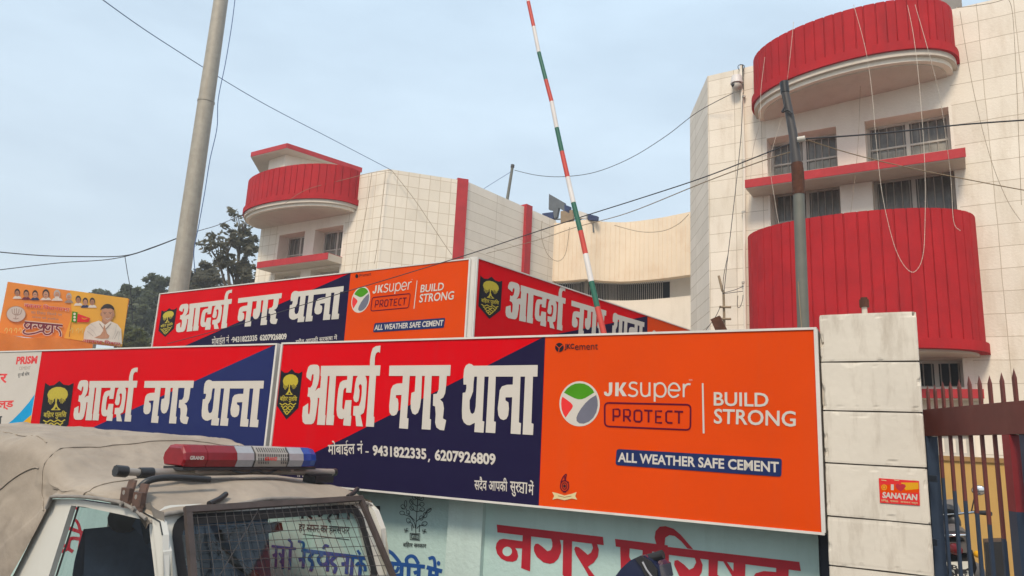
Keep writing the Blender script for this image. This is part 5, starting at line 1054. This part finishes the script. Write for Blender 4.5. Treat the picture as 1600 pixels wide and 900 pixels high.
# door: frame with real opening
Oo = [(-1.22, .86)] + [side(*p) for p in ((20, 900), (80, 780), (120, 780.5), (187, 790.5), (225, 801), (250, 815), (254, 836), (254, 906))] + [(.62, .86)]
Ii = [(-.67, 1.06)] + [side(*p) for p in ((75, 900), (110, 790), (130, 792), (187.5, 804), (222, 812), (240, 820.5), (245, 836), (246, 906))] + [(.56, 1.06)]
mb = MB(); bo, bi = -.300, -.262; n = len(Oo)
O1 = [J(a, bo, z) for a, z in Oo]; I1 = [J(a, bo + .004, z) for a, z in Ii]; I2 = [J(a, bi, z) for a, z in Ii]; O2 = [J(a, bi, z) for a, z in Oo]
for i in range(n):
    j = (i + 1) % n
    mb.face([O1[i], O1[j], I1[j], I1[i]], 'jwhite'); mb.face([I1[i], I1[j], I2[j], I2[i]], 'jwhite'); mb.face([O1[i], O1[j], O2[j], O2[i]], 'jwhite'); mb.face([O2[i], O2[j], I2[j], I2[i]], 'jwhite')
door = mb.build('door', jeep)
mb = MB(); Pm = [J(a, bi + .006, z) for a, z in Ii]; cen = sum(Pm, V((0, 0, 0))) / n
Pin = [p.lerp(cen, .045) - JL * .0 for p in Pm]
for i in range(n):
    j = (i + 1) % n; mb.face([Pm[i], Pm[j], Pin[j], Pin[i]], 'rubber')
mb.build('seal', door)
mb = MB(); mb.face([p + JL * .012 for p in Pm], 'glasst'); mb.build('pane', door)
mb = MB(); mb.tube([p - JL * .001 for p in O1[5:8]], .004, 'rubber', 5); mb.build('drip_seal', door)
# body tub, bonnet, wings, front
mb = MB()
def slab(a0, a1, b0, b1, z0, z1, m, par=None, bev=.0): mb.prism([J(a0, b0, z0), J(a1, b0, z0), J(a1, b1, z0), J(a0, b1, z0)], (0, 0, z1 - z0), m)
slab(-3.25, -1.15, -.33, -.29, .55, .98, 'jwhite'); slab(-3.25, -1.15, 1.43, 1.47, .55, .98, 'jwhite'); slab(-3.25, -1.15, -.29, 1.43, .55, .60, 'dark'); slab(-1.15, .66, -.29, -.25, .45, .86, 'jwhite'); slab(-1.15, .66, 1.39, 1.43, .45, .86, 'jwhite'); slab(-1.15, .66, -.25, 1.39, .42, .48, 'dark')
mb.prism([J(.64, -.24, .5), J(1.75, -.14, .5), J(1.75, 1.28, .5), J(.64, 1.38, .5)], (0, 0, .52), 'jwhite')
mb.prism([J(.66, -.22, 1.02), J(1.72, -.12, 1.02), J(1.72, -.12, 1.06), J(.66, -.22, 1.13)], JL * 1.58, 'jwhite')
for b0, b1 in ((-.36, -.14), (1.28, 1.50)): slab(.75, 1.85, b0, b1, .72, .86, 'jwhite')
mb.build('body', jeep)
mb = MB(); slab(1.76, 1.80, -.12, 1.26, .55, .98, 'black'); mb.build('radiator_grille', jeep)
mb = MB(); slab(1.86, 2.0, -.36, 1.50, .46, .58, 'jwhite'); mb.build('bumper', jeep)
for b in (.02, 1.12): mb = MB(); mb.tube([J(1.80, b, .80), J(1.84, b, .80)], .09, 'chrome', 16); mb.build('headlight', jeep)
for a, b in ((1.3, -.30), (1.3, 1.44), (-2.2, -.30), (-2.2, 1.44)):
    s_ = -1 if b < .5 else 1; mb = MB(); mb.tube([J(a, b - .10, .36), J(a, b + .10, .36)], .36, 'rubber', 24); w = mb.build('wheel', jeep)
    mb = MB(); mb.tube([J(a, b + s_ * .09, .36), J(a, b + s_ * .112, .36)], .20, 'alu', 16); mb.build('rim', w)
# cowl and windscreen
WK, WA, WZ = .5, .36, 1.675
Wp = lambda b, t, o=0: J(WA + WK * t, b, WZ - t) + (JF + V((0, 0, WK))).normalized() * o     # t: drop below the top edge
def rrect(b0, b1, t0, t1, r_, n=5):
    out = []
    for cx, cy, s in ((b0 + r_, t0 + r_, 180), (b1 - r_, t0 + r_, 270), (b1 - r_, t1 - r_, 0), (b0 + r_, t1 - r_, 90)):
        for i in range(n + 1): a = R(s + 90 * i / n); out.append((cx + r_ * math.cos(a), cy + r_ * math.sin(a)))
    return out
wo = rrect(-.275, 1.415, -.022, .62, .11); wi = rrect(-.165, 1.305, .055, .55, .10)
mb = MB(); n = len(wo)
A_ = [Wp(*p) for p in wo]; B_ = [Wp(*p, .004) for p in wi]; C_ = [Wp(*p, -.05) for p in wi]; D_ = [Wp(*p, -.05) for p in wo]
for i in range(n):
    j = (i + 1) % n; mb.face([A_[i], A_[j], B_[j], B_[i]], 'jwhite'); mb.face([B_[i], B_[j], C_[j], C_[i]], 'jwhite'); mb.face([A_[i], A_[j], D_[j], D_[i]], 'jwhite'); mb.face([D_[i], D_[j], C_[j], C_[i]], 'jwhite')
ws = mb.build('windscreen', jeep)
mb = MB(); w2_ = rrect(-.185, 1.325, .035, .57, .11); w3_ = rrect(-.125, 1.265, .09, .515, .07)
E_ = [Wp(*p, .010) for p in w2_]; F_ = [Wp(*p, .010) for p in w3_]
for i in range(n): j = (i + 1) % n; mb.face([E_[i], E_[j], F_[j], F_[i]], 'rubber')
mb.build('seal', ws)
mb = MB(); mb.face([Wp(*p, -.01) for p in wi], 'glassj'); mb.build('pane', ws)
mb = MB(); mb.prism([Wp(.52, -.012, .002), Wp(.66, -.012, .002), Wp(.66, .006, .002), Wp(.52, .006, .002)], (JF + V((0, 0, WK))).normalized() * .02, 'bracket'); mb.build('clip', ws)
for b_ in (-.298, 1.39):
    mb = MB(); mb.prism([J(a, b_, z) for a, z in ((.50, .86), (.74, .86), (.66, 1.1), (.40, 1.645), (.33, 1.655), (.47, 1.60), (.55, 1.48), (.565, 1.34), (.545, 1.1))], JL * .05, 'jwhite'); mb.build('pillar_post', jeep)
# far side door frame (seen through the cab)
mb = MB()
for q in ([(-.78, 1.64), (.32, 1.64), (.32, 1.60), (-.74, 1.60)], [(-.78, 1.64), (-.70, 1.64), (-.95, 1.06), (-1.05, 1.06)]): mb.prism([J(a, 1.37, z) for a, z in q], JL * .04, 'jwhite')
mb.build('door', jeep)
# wire guard
GK, GA, GZ0 = .5, .435, 1.700
def gpx(x, y):
    nn = JL.cross(JF * GK + V((0, 0, -1))); o = J(GA, 0, GZ0); d = D(x, y); return CAM + d * ((o - CAM).dot(nn) / d.dot(nn))
gtl, gtr, gbl, gbr = gpx(291, 798), gpx(561, 780), gpx(303, 960), gpx(637, 962)
nb = (JF + V((0, 0, GK))).normalized()
mb = MB()
def fbar(p, q, w=.036): 
    t = (q - p).normalized(); s_ = t.cross(nb) * (w / 2); mb.prism([p - s_, q - s_, q + s_, p + s_], nb * .03, 'guard')
fbar(gtl - (gtr - gtl).normalized() * .018, gtr + (gtr - gtl).normalized() * .018); fbar(gbl, gbr); 
fbar(gtl + (gbl - gtl).normalized() * .019, gbl); fbar(gtr + (gbr - gtr).normalized() * .019, gbr)
gu = mb.build('windscreen_guard', jeep)
mb = MB(); nu, nv = 23, 12
lerp2 = lambda u, v: gtl.lerp(gtr, u).lerp(gbl.lerp(gbr, u), v) + nb * .012
for i in range(1, nu): mb.tube([lerp2(i / nu, q / 4) + nb * random.uniform(-.004, .004) for q in range(5)], .0021, 'darkmetal', 4)
for i in range(1, nv): mb.tube([lerp2(q / 6, i / nv) + nb * random.uniform(-.004, .004) for q in range(7)], .0021, 'darkmetal', 4)
mb.tube([lerp2(.02, .95), lerp2(.36, .02)], .003, 'darkmetal', 4)
mb.build('wire_mesh', gu)
mb = MB()
for b in (.15, 1.28): mb = MB(); mb.tube([J(.40, b - .1, 1.70), J(.36, b, 1.722), J(.33, b + .06, 1.745)], .017, 'black', 8); mb.build('hinge', gu)
# canvas
def zc(a):
    t = max(0, min(1, (-a - .50) / .72)); t = t * t * (3 - 2 * t); return 1.755 + .035 * max(0, min(1, (.3 - a) / .6)) + .262 * t
def zbot(a):
    if a < -.66: a = a - .06
    if a > -.70: return 1.672 + .030 * min(1, max(0, (a + .70) / .5)) - .05 * max(0, (a - .1) / .3)
    if a > -1.04: return 1.15 + (a + 1.04) / .34 * .522
    return max(.80, 1.146 + (a + 1.04) * 1.3)
def canvas(u, v):
    a = .395 - u * 3.61; wob = noise.noise(V((a * 2.1, v * 5, 3))) ; fine = noise.noise(V((a * 6, v * 14, 9)))
    top = zc(a); zb = zbot(a); bulge = .045 * max(0, min(1, (-a - .75) / .5))
    h0 = -.325 - bulge; h1 = 1.465 + bulge; rr_ = .05 + .09 * max(0, min(1, (-a - .45) / .5))
    # profile: up the near side, over the top, down the far side
    if v < .30: s = v / .30; z = zb + (top - rr_ - zb) * s; b = h0 - .02 * math.sin(s * math.pi) * bulge * 10 + .03 * s * (1 if a < -.8 else .6)
    elif v < .38: s = (v - .30) / .08; z = top - rr_ + rr_ * math.sin(s * math.pi / 2); b = h0 + .03 + .2 * (1 - math.cos(s * math.pi / 2))
    elif v < .72: s = (v - .38) / .34; b = h0 + .23 + (h1 - h0 - .46) * s; z = top + .035 * math.sin(s * math.pi) - .012 * math.sin(s * 9) * math.sin(a * 5)
    elif v < .80: s = (v - .72) / .08; z = top - rr_ + rr_ * math.cos(s * math.pi / 2); b = h1 - .23 + .2 * math.sin(s * math.pi / 2)
    else: s = (v - .80) / .20; z = top - rr_ + (zb - top + rr_) * s; b = h1 - .03
    if a > .11: f = (a - .11) / .285; z -= .085 * f * f * (1 if v > .1 and v < .9 else .2)
    amp = .010 + .026 * max(0, min(1, (-a - .35) / .5))
    ridge = abs(noise.noise(V((a * 3.2 + v * 5, v * 9, 1.7)))) + .8 * abs(noise.noise(V((a * 5.5 - v * 8, v * 6 + a * 2, 5.1))))
    return J(a, b + (wob * amp * 1.3 if v < .34 else 0), z + (wob * amp + fine * .009 - (1 - min(1, ridge * 3.2)) * amp * .9 - ridge * amp) * (1 if .12 < v < .9 else .3))
mb = MB(); mb.grid(canvas, 150, 110, 'canvas')
back = [canvas(1, i / 40) for i in range(41)]; cb = J(-3.215, BM, 1.2)
# the back is open
cv = mb.build('canvas_top', jeep)
mb = MB(); mb.tube([canvas(.0, .30 + .5 * i / 30) + JF * .006 for i in range(31)], .013, 'canvash', 6); mb.tube([canvas(i / 60 * .30, .012) - JL * .004 for i in range(61)], .011, 'canvash', 6)
mb.grid(lambda u, v: J(.30 + .19 * u, -.30 + .03 * v + .012 * math.sin(u * 8), 1.70 + .02 * math.sin(u * 5) - .075 * v - .05 * u * v), 14, 8, 'canvash'); mb.build('hem', cv)
# roof bars
def beamJ(a, b0, b1, z0, z1, name, endm='black'):
    mb = MB(); mb.tube([J(a, b0, z0), J(a, (b0 + b1) / 2, (z0 + z1) / 2 + .012), J(a, b1, z1)], .026, 'barmetal', 12); o = mb.build(name, jeep)
    mb = MB(); mb.tube([J(a, b0 - .055, z0), J(a, b0 + .03, z0)], .033, endm, 10); mb.build('end_cap', o); mb = MB(); mb.tube([J(a, b1 - .01, z1), J(a, b1 + .02, z1)], .029, endm, 10); mb.build('end_cap', o); return o
mb = MB()
def seam(L, r_=.0045): mb.tube([canvas((.395 - a) / 3.61, v) + V((0, 0, .004)) - JL * (.004 if v < .34 else 0) for a, v in smooth(L, 8)], r_, 'canvas', 5)
seam([(-.72, .06), (-.82, .20), (-.95, .36), (-1.02, .55), (-1.05, .70)]); seam([(-1.05, .35), (-1.8, .37), (-2.6, .36), (-3.1, .37)]); seam([(-1.9, .02), (-1.95, .2), (-1.9, .36)]); seam([(-.3, .02), (-.28, .30), (-.3, .45), (-.33, .7)], .004); seam([(-.95, .30), (-1.3, .24), (-1.7, .27)], .005)
mb.build('seam', cv)
rb1 = beamJ(-.03, -.10, 1.43, 1.852, 1.842, 'roof_bar'); 
def bracket(x, y0, y1, o_=.0):
    mb = MB(); t, bt_ = side(x + 3, y0, -.27), side(x - 5, y1, -.315); w = .034
    P0, P1 = J(t[0], -.255, t[1]), J(bt_[0], -.318, bt_[1])
    mb.prism([P0 - JF * w, P0 + JF * w, P1 + JF * w, P1 - JF * w], -JL * .014, 'bracket'); ky = P0.lerp(P1, .62); 
    mb.prism([ky - JF * (w + .008) - V((0, 0, .03)), ky + JF * (w + .008) - V((0, 0, .03)), ky + JF * (w + .008) + V((0, 0, .05)), ky - JF * (w + .008) + V((0, 0, .05))], -JL * .03, 'bracket')
    for q in (.45, .85): c_ = P0.lerp(P1, q) - JL * .03; mb.tube([c_, c_ - JL * .012], .014, 'barmetal', 6)
    mb.build('bracket', rb1)
bracket(203, 750, 793); bracket(222, 756, 801)
mb = MB(); t = side(222, 756, -.25); mb.tube(smooth([tuple(J(t[0], -.26, t[1] - .02)), tuple(J(t[0] + .02, -.22, t[1] + .02)), tuple(J(t[0] + .03, -.10, t[1] + .035)), tuple(J(t[0] + .04, .16, t[1] + .02))], 4), .020, 'black', 8)
mb.tube([J(.0, -.32, 1.868), J(.0, -.25, 1.862)], .034, 'black', 8); mb.tube([J(-.03, -.29, 1.862), J(-.03, -.08, 1.852)], .022, 'barmetal', 8); mb.build('bracket', rb1)
mb = MB(); mb.prism([J(-.09, 1.18, 1.77), J(.05, 1.18, 1.77), J(.05, 1.36, 1.77), J(-.09, 1.36, 1.77)], (0, 0, .05), 'black'); mb.prism([J(-.07, 1.13, 1.821), J(.03, 1.13, 1.821), J(.03, 1.36, 1.821), J(-.07, 1.36, 1.821)], (0, 0, .012), 'black'); mb.build('bracket', rb1)
# beacon
LBR = thing  # beacon is bolted to the bar: a part of the jeep
def prof(b, w=1., h=1., zoff=0):
    P = [(.105, .012), (.125, .05), (.115, .088), (.072, .124), (-.072, .124), (-.115, .088), (-.125, .05), (-.105, .012)]
    return [J(a * w - .03, b, 1.878 + (z * h + (1 - h) * .05) * 1.2 + zoff) for a, z in P]
def lens(b0, b1, m, name, e0=0, e1=0, parent=None):
    mb = MB(); secs = []
    if e0: secs += [(b0, .86, .76), (b0 + .012, .95, .92), (b0 + .05, 1, 1)]
    else: secs.append((b0, 1, 1))
    if e1: secs += [(b1 - .07, 1, 1), (b1 - .015, .92, .88), (b1, .80, .70)]
    else: secs.append((b1, 1, 1))
    R_ = [prof(b, w, h) for b, w, h in secs]
    for i in range(len(R_) - 1):
        for q in range(8): mb.face([R_[i][q], R_[i][(q + 1) % 8], R_[i + 1][(q + 1) % 8], R_[i + 1][q]], m)
    mb.face(R_[0][::-1], m); mb.face(R_[-1], m); return mb.build(name, parent or jeep)
bb = MB(); bb.prism([J(-.13, .06, 1.872), J(.08, .06, 1.872), J(.08, 1.14, 1.872), J(-.13, 1.14, 1.872)], (0, 0, .017), 'black'); bcn = bb.build('beacon', jeep)
bx = lambda x: JP.sz(x, 716)[0]
xr, xc, xs1, xs2, xb2 = bx(357), bx(384), bx(386), bx(437), bx(461)
rl_ = lens(.055, bx(311) - .002, 'lred', 'red_lens', 1, 0, bcn); lens(bx(311) + .002, xr, 'lred', 'red_lens', 0, 0, bcn); lens(xr + .002, xc, 'lclear', 'clear_lens', 0, 0, bcn); sp_ = lens(xs1 + .004, xs2, 'lgrey', 'speaker', 0, 0, bcn); lens(xs2 + .006, xb2, 'lclear', 'clear_lens', 0, 0, bcn); lens(xb2 + .002, bx(490) - .035, 'lblue', 'blue_lens', 0, 1, bcn)
mb = MB()
for b in (xc + .002, xs2 + .003):
    a_ = prof(b - .003, 1.02, 1.02); c_ = prof(b + .004, 1.02, 1.02)
    for q in range(8): mb.face([a_[q], a_[(q + 1) % 8], c_[(q + 1) % 8], c_[q]], 'black')
mb.build('trim', bcn)
mb = MB(); f0, f1 = V((.125, .05)), V((.115, .088)); g2_ = V((.072, .124))
w_ = (xs2 - xs1 - .03)
for i in range(14):
    b = xs1 + .02 + w_ * i / 13
    for (p, q) in ((f0, f1),):
        for s0_, s1_ in ((-.55, -.2), (-.1, .35), (.5, .9)):
            if 4 < i < 10 and s0_ < .3: continue
            P = p + (q - p) * s0_; Q = p + (q - p) * s1_
            mb.face([J(P.x - .028, b, 1.878 + P.y * 1.2), J(P.x - .028, b + .008, 1.878 + P.y * 1.2), J(Q.x - .028, b + .008, 1.878 + Q.y * 1.2), J(Q.x - .028, b, 1.878 + Q.y * 1.2)], 'black')
    P, Q = f1.lerp(g2_, .12), f1.lerp(g2_, .8); mb.face([J(P.x - .028, b, 1.8795 + P.y * 1.2), J(P.x - .028, b + .008, 1.8795 + P.y * 1.2), J(Q.x - .028, b + .008, 1.8795 + Q.y * 1.2), J(Q.x - .028, b, 1.8795 + Q.y * 1.2)], 'black')
mb.build('slots', sp_)
JPf = Plane(J(.096, 0, 0), 33.5); k = Ink(JPf, .004); k.map = lambda x, y: (x, y)
bm_ = xs1 + .09
k.text('GRAND', (bm_ - .02, 1.935), (bm_ + .085, 1.935), (bm_ - .02, 1.960), 'vlred', .03); k.build('maker_lettering', sp_)
k = Ink(JPf, .003); k.map = lambda x, y: (x, y); k.text('GRAND', (.085, 1.938), (.185, 1.938), (.085, 1.962), 'vwhite', .05); k.build('maker_lettering', rl_)
mb = MB()
for b in (.18, .95): mb.tube([J(-.09, b, 1.866), J(.05, b, 1.866)], .014, 'barmetal', 6)
mb.tube(smooth([tuple(J(.06, .42, 1.872)), tuple(J(.08, .52, 1.85)), tuple(J(.07, .62, 1.868)), tuple(J(.08, .7, 1.848)), tuple(J(.06, .8, 1.87))], 4), .008, 'black', 5); mb.build('clamp', bcn)
# cab inside
mb = MB()
for b in (-.12, .78):
    mb.prism([J(-.35, b, .75), J(.05, b, .75), J(.05, b + .5, .75), J(-.35, b + .5, .75)], (0, 0, .12), 'seat')
for b in (-.14, .76):
    P = lambda u, v: J(-.40 - .16 * v - .03 * math.cos((u - .5) * 3), b + .52 * u, .85 + .62 * v)
    mb.grid(P, 8, 10, 'seat'); mb.grid(lambda u, v: P(u, v) - JF * .12 * math.sin(math.pi * min(1, v + .02)) - JF * .02, 8, 10, 'seat')
mb.build('seat', jeep)
mb = MB()
for b in (.0, .9): mb.ball(J(-.57, b + .12, 1.53), .12, 'black', 8, (.55, 1.0, .85), (JF, JL, V((0, 0, 1))))
mb.build('headrest', jeep)
mb = MB(); slab(.42, .66, -.2, 1.34, .85, 1.06, 'black'); mb.build('dashboard', jeep)
mb = MB(); c_ = J(.28, .10, 1.10); e1_, e2_ = JL, (V((0, 0, 1)) * .8 - JF * .6).normalized(); e2_ = (V((0, 0, .75)) + JF * .66).normalized()
mb.tube([c_ + e1_ * .19 * math.cos(2 * math.pi * i / 24) + e2_ * .19 * math.sin(2 * math.pi * i / 24) for i in range(25)], .014, 'black', 6); mb.tube([c_, J(.5, .10, 1.0)], .02, 'black', 6); mb.tube([c_ - e1_ * .18, c_ + e1_ * .18], .013, 'black', 6); mb.build('steering_wheel', jeep)
mb = MB(); mb.prism([Wp(.22, .10, -.10), Wp(.68, .085, -.10), Wp(.68, .135, -.10), Wp(.22, .16, -.10)], -JF * .04, 'black'); mb.build('rear_view_mirror', jeep)
mb = MB(); mb.tube([Wp(.20, .14, -.2), Wp(.30, .22, -.2), Wp(.52, .38, -.2), Wp(.64, .62, -.2)], .024, 'black', 8); mb.build('grab_strut', jeep)
mb = MB(); mb.prism([Wp(-.10, .055, -.10), Wp(.56, .055, -.10), Wp(.56, .10, -.13), Wp(-.10, .10, -.13)], -JF * .015, 'seat'); mb.build('sun_visor', jeep)  # visor strip and cover share the seat's painted-in reflected blue
mb = MB(); mb.grid(lambda u, v: J(.05 - .25 * u, -.05 + .62 * v, 1.02 + .48 * (1 - v) ** 1.1 * (1 - .15 * math.sin(u * 6))), 8, 10, 'seat'); mb.build('seat_cover', jeep)
# ================================================================ motorbikes
def bike(label, loc, head, lean, white_left=False):
    """x forward, y left, z up; about 2 m long"""
    t = thing('motorbike', label, 'motorbike', loc)
    rot = Matrix.Rotation(head, 4, 'Z') @ Matrix.Rotation(lean, 4, 'X'); X = lambda x, y, z: V(loc) + rot @ V((x, y, z))
    for x in (-.62, .66):
        mb = MB(); mb.tube([X(x + .25 * math.cos(i * math.pi / 12), 0, .30 + .25 * math.sin(i * math.pi / 12)) for i in range(25)], .05, 'rubber', 8); w = mb.build('wheel', t)
        mb = MB(); mb.tube([X(x + .2 * math.cos(i * math.pi / 12), 0, .30 + .2 * math.sin(i * math.pi / 12)) for i in range(25)], .018, 'alu', 6)
        for i in range(5): a = i * 1.2566; mb.tube([X(x, 0, .3), X(x + .2 * math.cos(a), 0, .3 + .2 * math.sin(a))], .012, 'alu', 4)
        mb.build('rim', w)
    mb = MB(); mb.tube([X(.66, .07, .3), X(.5, .07, .72), X(.42, .06, .92)], .022, 'chrome', 8); mb.tube([X(.66, -.07, .3), X(.5, -.07, .72), X(.42, -.06, .92)], .022, 'chrome', 8); mb.build('fork', t)
    mb = MB(); mb.ball(X(.05, 0, .42), .2, 'bikegrey', 8, (1.2, .6, .8)); mb.tube([X(-.62, .1, .3), X(0, .1, .35)], .025, 'darkmetal', 6); mb.tube([X(-.62, -.1, .3), X(0, -.1, .35)], .025, 'darkmetal', 6); mb.tube([X(-.1, -.16, .3), X(-.75, -.18, .36)], [.03, .05], 'chrome', 8); mb.build('engine', t)
    mb = MB(); mb.ball(X(.17, 0, .78), .17, 'bikegrey', 10, (1.45, .8, .75), (rot @ V((1, 0, 0)), rot @ V((0, 1, 0)), rot @ V((0, 0, 1)))); mb.build('tank', t)
    mb = MB(); mb.grid(lambda u, v: X(-.72 + .75 * u, -.13 * math.cos(v * math.pi) * (.75 + .25 * u), .80 - .04 * math.sin(u * math.pi) + .06 * math.sin(v * math.pi)), 12, 9, 'rubber'); mb.prism([X(-.74, -.1, .70), X(.0, -.1, .66), X(.0, .1, .66), X(-.74, .1, .70)], rot @ V((0, 0, .1)), 'bikegrey'); mb.build('seat', t)
    mb = MB(); mb.tube([X(-.40, .14, .82), X(-.78, .13, .86), X(-.84, 0, .87), X(-.78, -.13, .86), X(-.40, -.14, .82)], .014, 'chrome', 6); mb.build('grab_rail', t)
    mb = MB(); mb.ball(X(-.80, 0, .74), .08, 'bikered', 8, (.6, 1.2, .7)); mb.build('tail_light', t)
    for y in (.17, -.17): mb = MB(); mb.tube([X(-.78, y * .5, .70), X(-.80, y, .69)], .008, 'black', 5); mb.ball(X(-.80, y, .69), .032, 'vamber', 6); mb.build('indicator', t)
    mb = MB(); c = [X(-.83, .10, .50), X(-.83, -.10, .50), X(-.80, -.10, .63), X(-.80, .10, .63)]; mb.prism(c, rot @ V((.012, 0, 0)), 'plate'); pl_ = mb.build('number_plate', t)
    mb = MB(); mb.prism([X(-.62, -.14, .55), X(-.84, -.05, .40), X(-.84, .05, .40), X(-.62, .14, .55)], rot @ V((.02, 0, .16)), 'black'); mb.build('mudguard', t)
    hb = [X(.26, .36, .98), X(.30, .24, 1.0), X(.38, .1, .99), X(.38, -.1, .99), X(.30, -.24, 1.0), X(.26, -.36, .98)]
    mb = MB(); mb.tube(hb, .013, 'chrome', 8); h = mb.build('handlebar', t)
    for s_ in (1, -1): mb = MB(); mb.tube([X(.30, .25 * s_, 1.0), X(.25, .40 * s_, .975)], .021, 'rubber', 8); mb.tube([X(.33, .22 * s_, 1.01), X(.36, .38 * s_, 1.0)], .007, 'black', 5); mb.build('grip', h)
    mb = MB(); mb.ball(X(.50, 0, .90), .13, 'black', 9, (.7, 1, 1)); mb.prism([X(.42, -.13, .98), X(.42, .13, .98), X(.50, .11, 1.14), X(.50, -.11, 1.14)], rot @ V((.015, 0, 0)), 'bikegrey'); mb.tube([X(.40, .0, 1.0), X(.44, 0, 1.05)], .08, 'black', 12); mb.build('headlight', t)
    for s_ in (1, -1):
        mb = MB(); mb.tube([X(.33, .22 * s_, 1.0), X(.30, .27 * s_, 1.12), X(.29, .31 * s_, 1.20)], .007, 'black', 5); q = X(.28, .34 * s_, 1.22); ax_ = (rot @ V((1, 0, 0)), rot @ V((0, 1, 0)), rot @ V((0, 0, 1)))
        mb.ball(q, .07, 'black', 8, (.25, 1, .75), ax_); o = mb.build('mirror', t); mb = MB(); mb.ball(q - (rot @ V((.008, 0, 0))), .065, 'chrome' if not white_left else 'bikebluerefl', 8, (.22, 1, .75), ax_); mb.build('glass', o)
    mb = MB(); mb.tube([X(-.5, -.22, .40), X(-.5, -.30, .70), X(-.72, -.30, .74), X(-.74, -.24, .44)], .012, 'chrome', 6); mb.build('leg_guard', t)
    return t, X, pl_
yb = at(1517, 888, 8.4)
loc = V((yb.x, yb.y, COMP)); az_ = R(31); fx = V((math.sin(az_), math.cos(az_), 0))
bk1, X1, pl1 = bike('grey motorbike seen from behind through the gate bars', tuple(loc + fx * .8), math.pi / 2 - az_, R(-9))
mb = MB(); mb.prism([X1(-.35, -.20, .45), X1(-.75, -.20, .45), X1(-.75, -.38, .45), X1(-.35, -.38, .45)], (0, 0, .34), 'black'); mb.build('side_case', bk1)
k = Ink(Plane(X1(-.834, 0, .5), math.degrees(az_) + 90), .010); ctr = k.pl.sz(*(0, 0)) if False else None
pu = (X1(-.83, -.10, .5) - X1(-.83, .10, .5)).normalized(); o_ = X1(-.845, .10, .5)
k.pl.o = V((o_.x, o_.y, 0)); k.pl.u = V((pu.x, pu.y, 0)).normalized(); k.pl.n = -fx; k.off = .006; k.map = lambda x, y: (x, o_.z + y)
k.text('B  4', (.02, .072), (.18, .062), (.02, .118), 'black', .03); k.text('M 456', (.02, .012), (.18, .0), (.02, .056), 'black', .03); k.build('plate_lettering', pl1)
# the bike parked under the sign: only its mirror and grip reach into the picture
mp_ = at(998, 893, 4.15)
az2 = R(-61.2 + 180); f2_ = V((math.sin(az2), math.cos(az2), 0)); l2_ = V((-f2_.y, f2_.x, 0))
loc2 = V((mp_.x, mp_.y, .12)) - f2_ * .28
sc_ = mp_.z - .12
bk2, X2, _p = bike('near-black motorbike with reflected blue in its colour at the foot of the wall, only its cowl showing', tuple(loc2), math.pi / 2 - az2, R(0), True)
mb = MB()
cw_ = [(958, 905), (970, 889), (984, 876), (1001, 868), (1008, 868), (1018, 876), (1030, 884), (1034, 905)]
CWP = Plane(mp_, AZW + 6); mb.prism([CWP.pt(x, y) for x, y in cw_], -CWP.n * .16, 'bikebluerefl'); mb.prism([CWP.pt(x, y, .004) for x, y in ((993, 872), (1003, 868), (1018, 877), (1028, 890), (1028, 905), (1012, 905), (1003, 885))], CWP.n * .012, 'black')
mb.tube([CWP.pt(1012, 874, -.05), CWP.pt(1024, 870, -.05), CWP.pt(1036, 866, -.05)], [.026, .024, .024], 'rubber', 10)
mb.tube([CWP.pt(1004, 878, .02), CWP.pt(1010, 890, .02), CWP.pt(1019, 902, .02)], .006, 'lclear', 6)
top_ = CWP.pt(996, 905, -.08); mb.tube([top_ + V((0, 0, -.02)), X2(.45, 0, .95)], [.11, .09], 'bikebluerefl', 10); mb.build('cowl', bk2)
# ================================================================ hazy winter air
hm = bpy.data.materials.new('haze'); hm.use_nodes = True; ht = hm.node_tree; ht.nodes.remove(ht.nodes['Principled BSDF'])
pv = ht.nodes.new('ShaderNodeVolumePrincipled'); pv.inputs['Color'].default_value = (.92, .94, .97, 1); pv.inputs['Density'].default_value = 0.0028; pv.inputs['Anisotropy'].default_value = .2
ht.links.new(pv.outputs[0], ht.nodes['Material Output'].inputs['Volume'])
mb = MB(); mb.box((-90, -90, -1.1), (180, 0, 0), (0, 180, 0), (0, 0, 17.1), hm); mb.build('haze', kind='stuff', merge=True)
SC.cycles.volume_bounces = 0
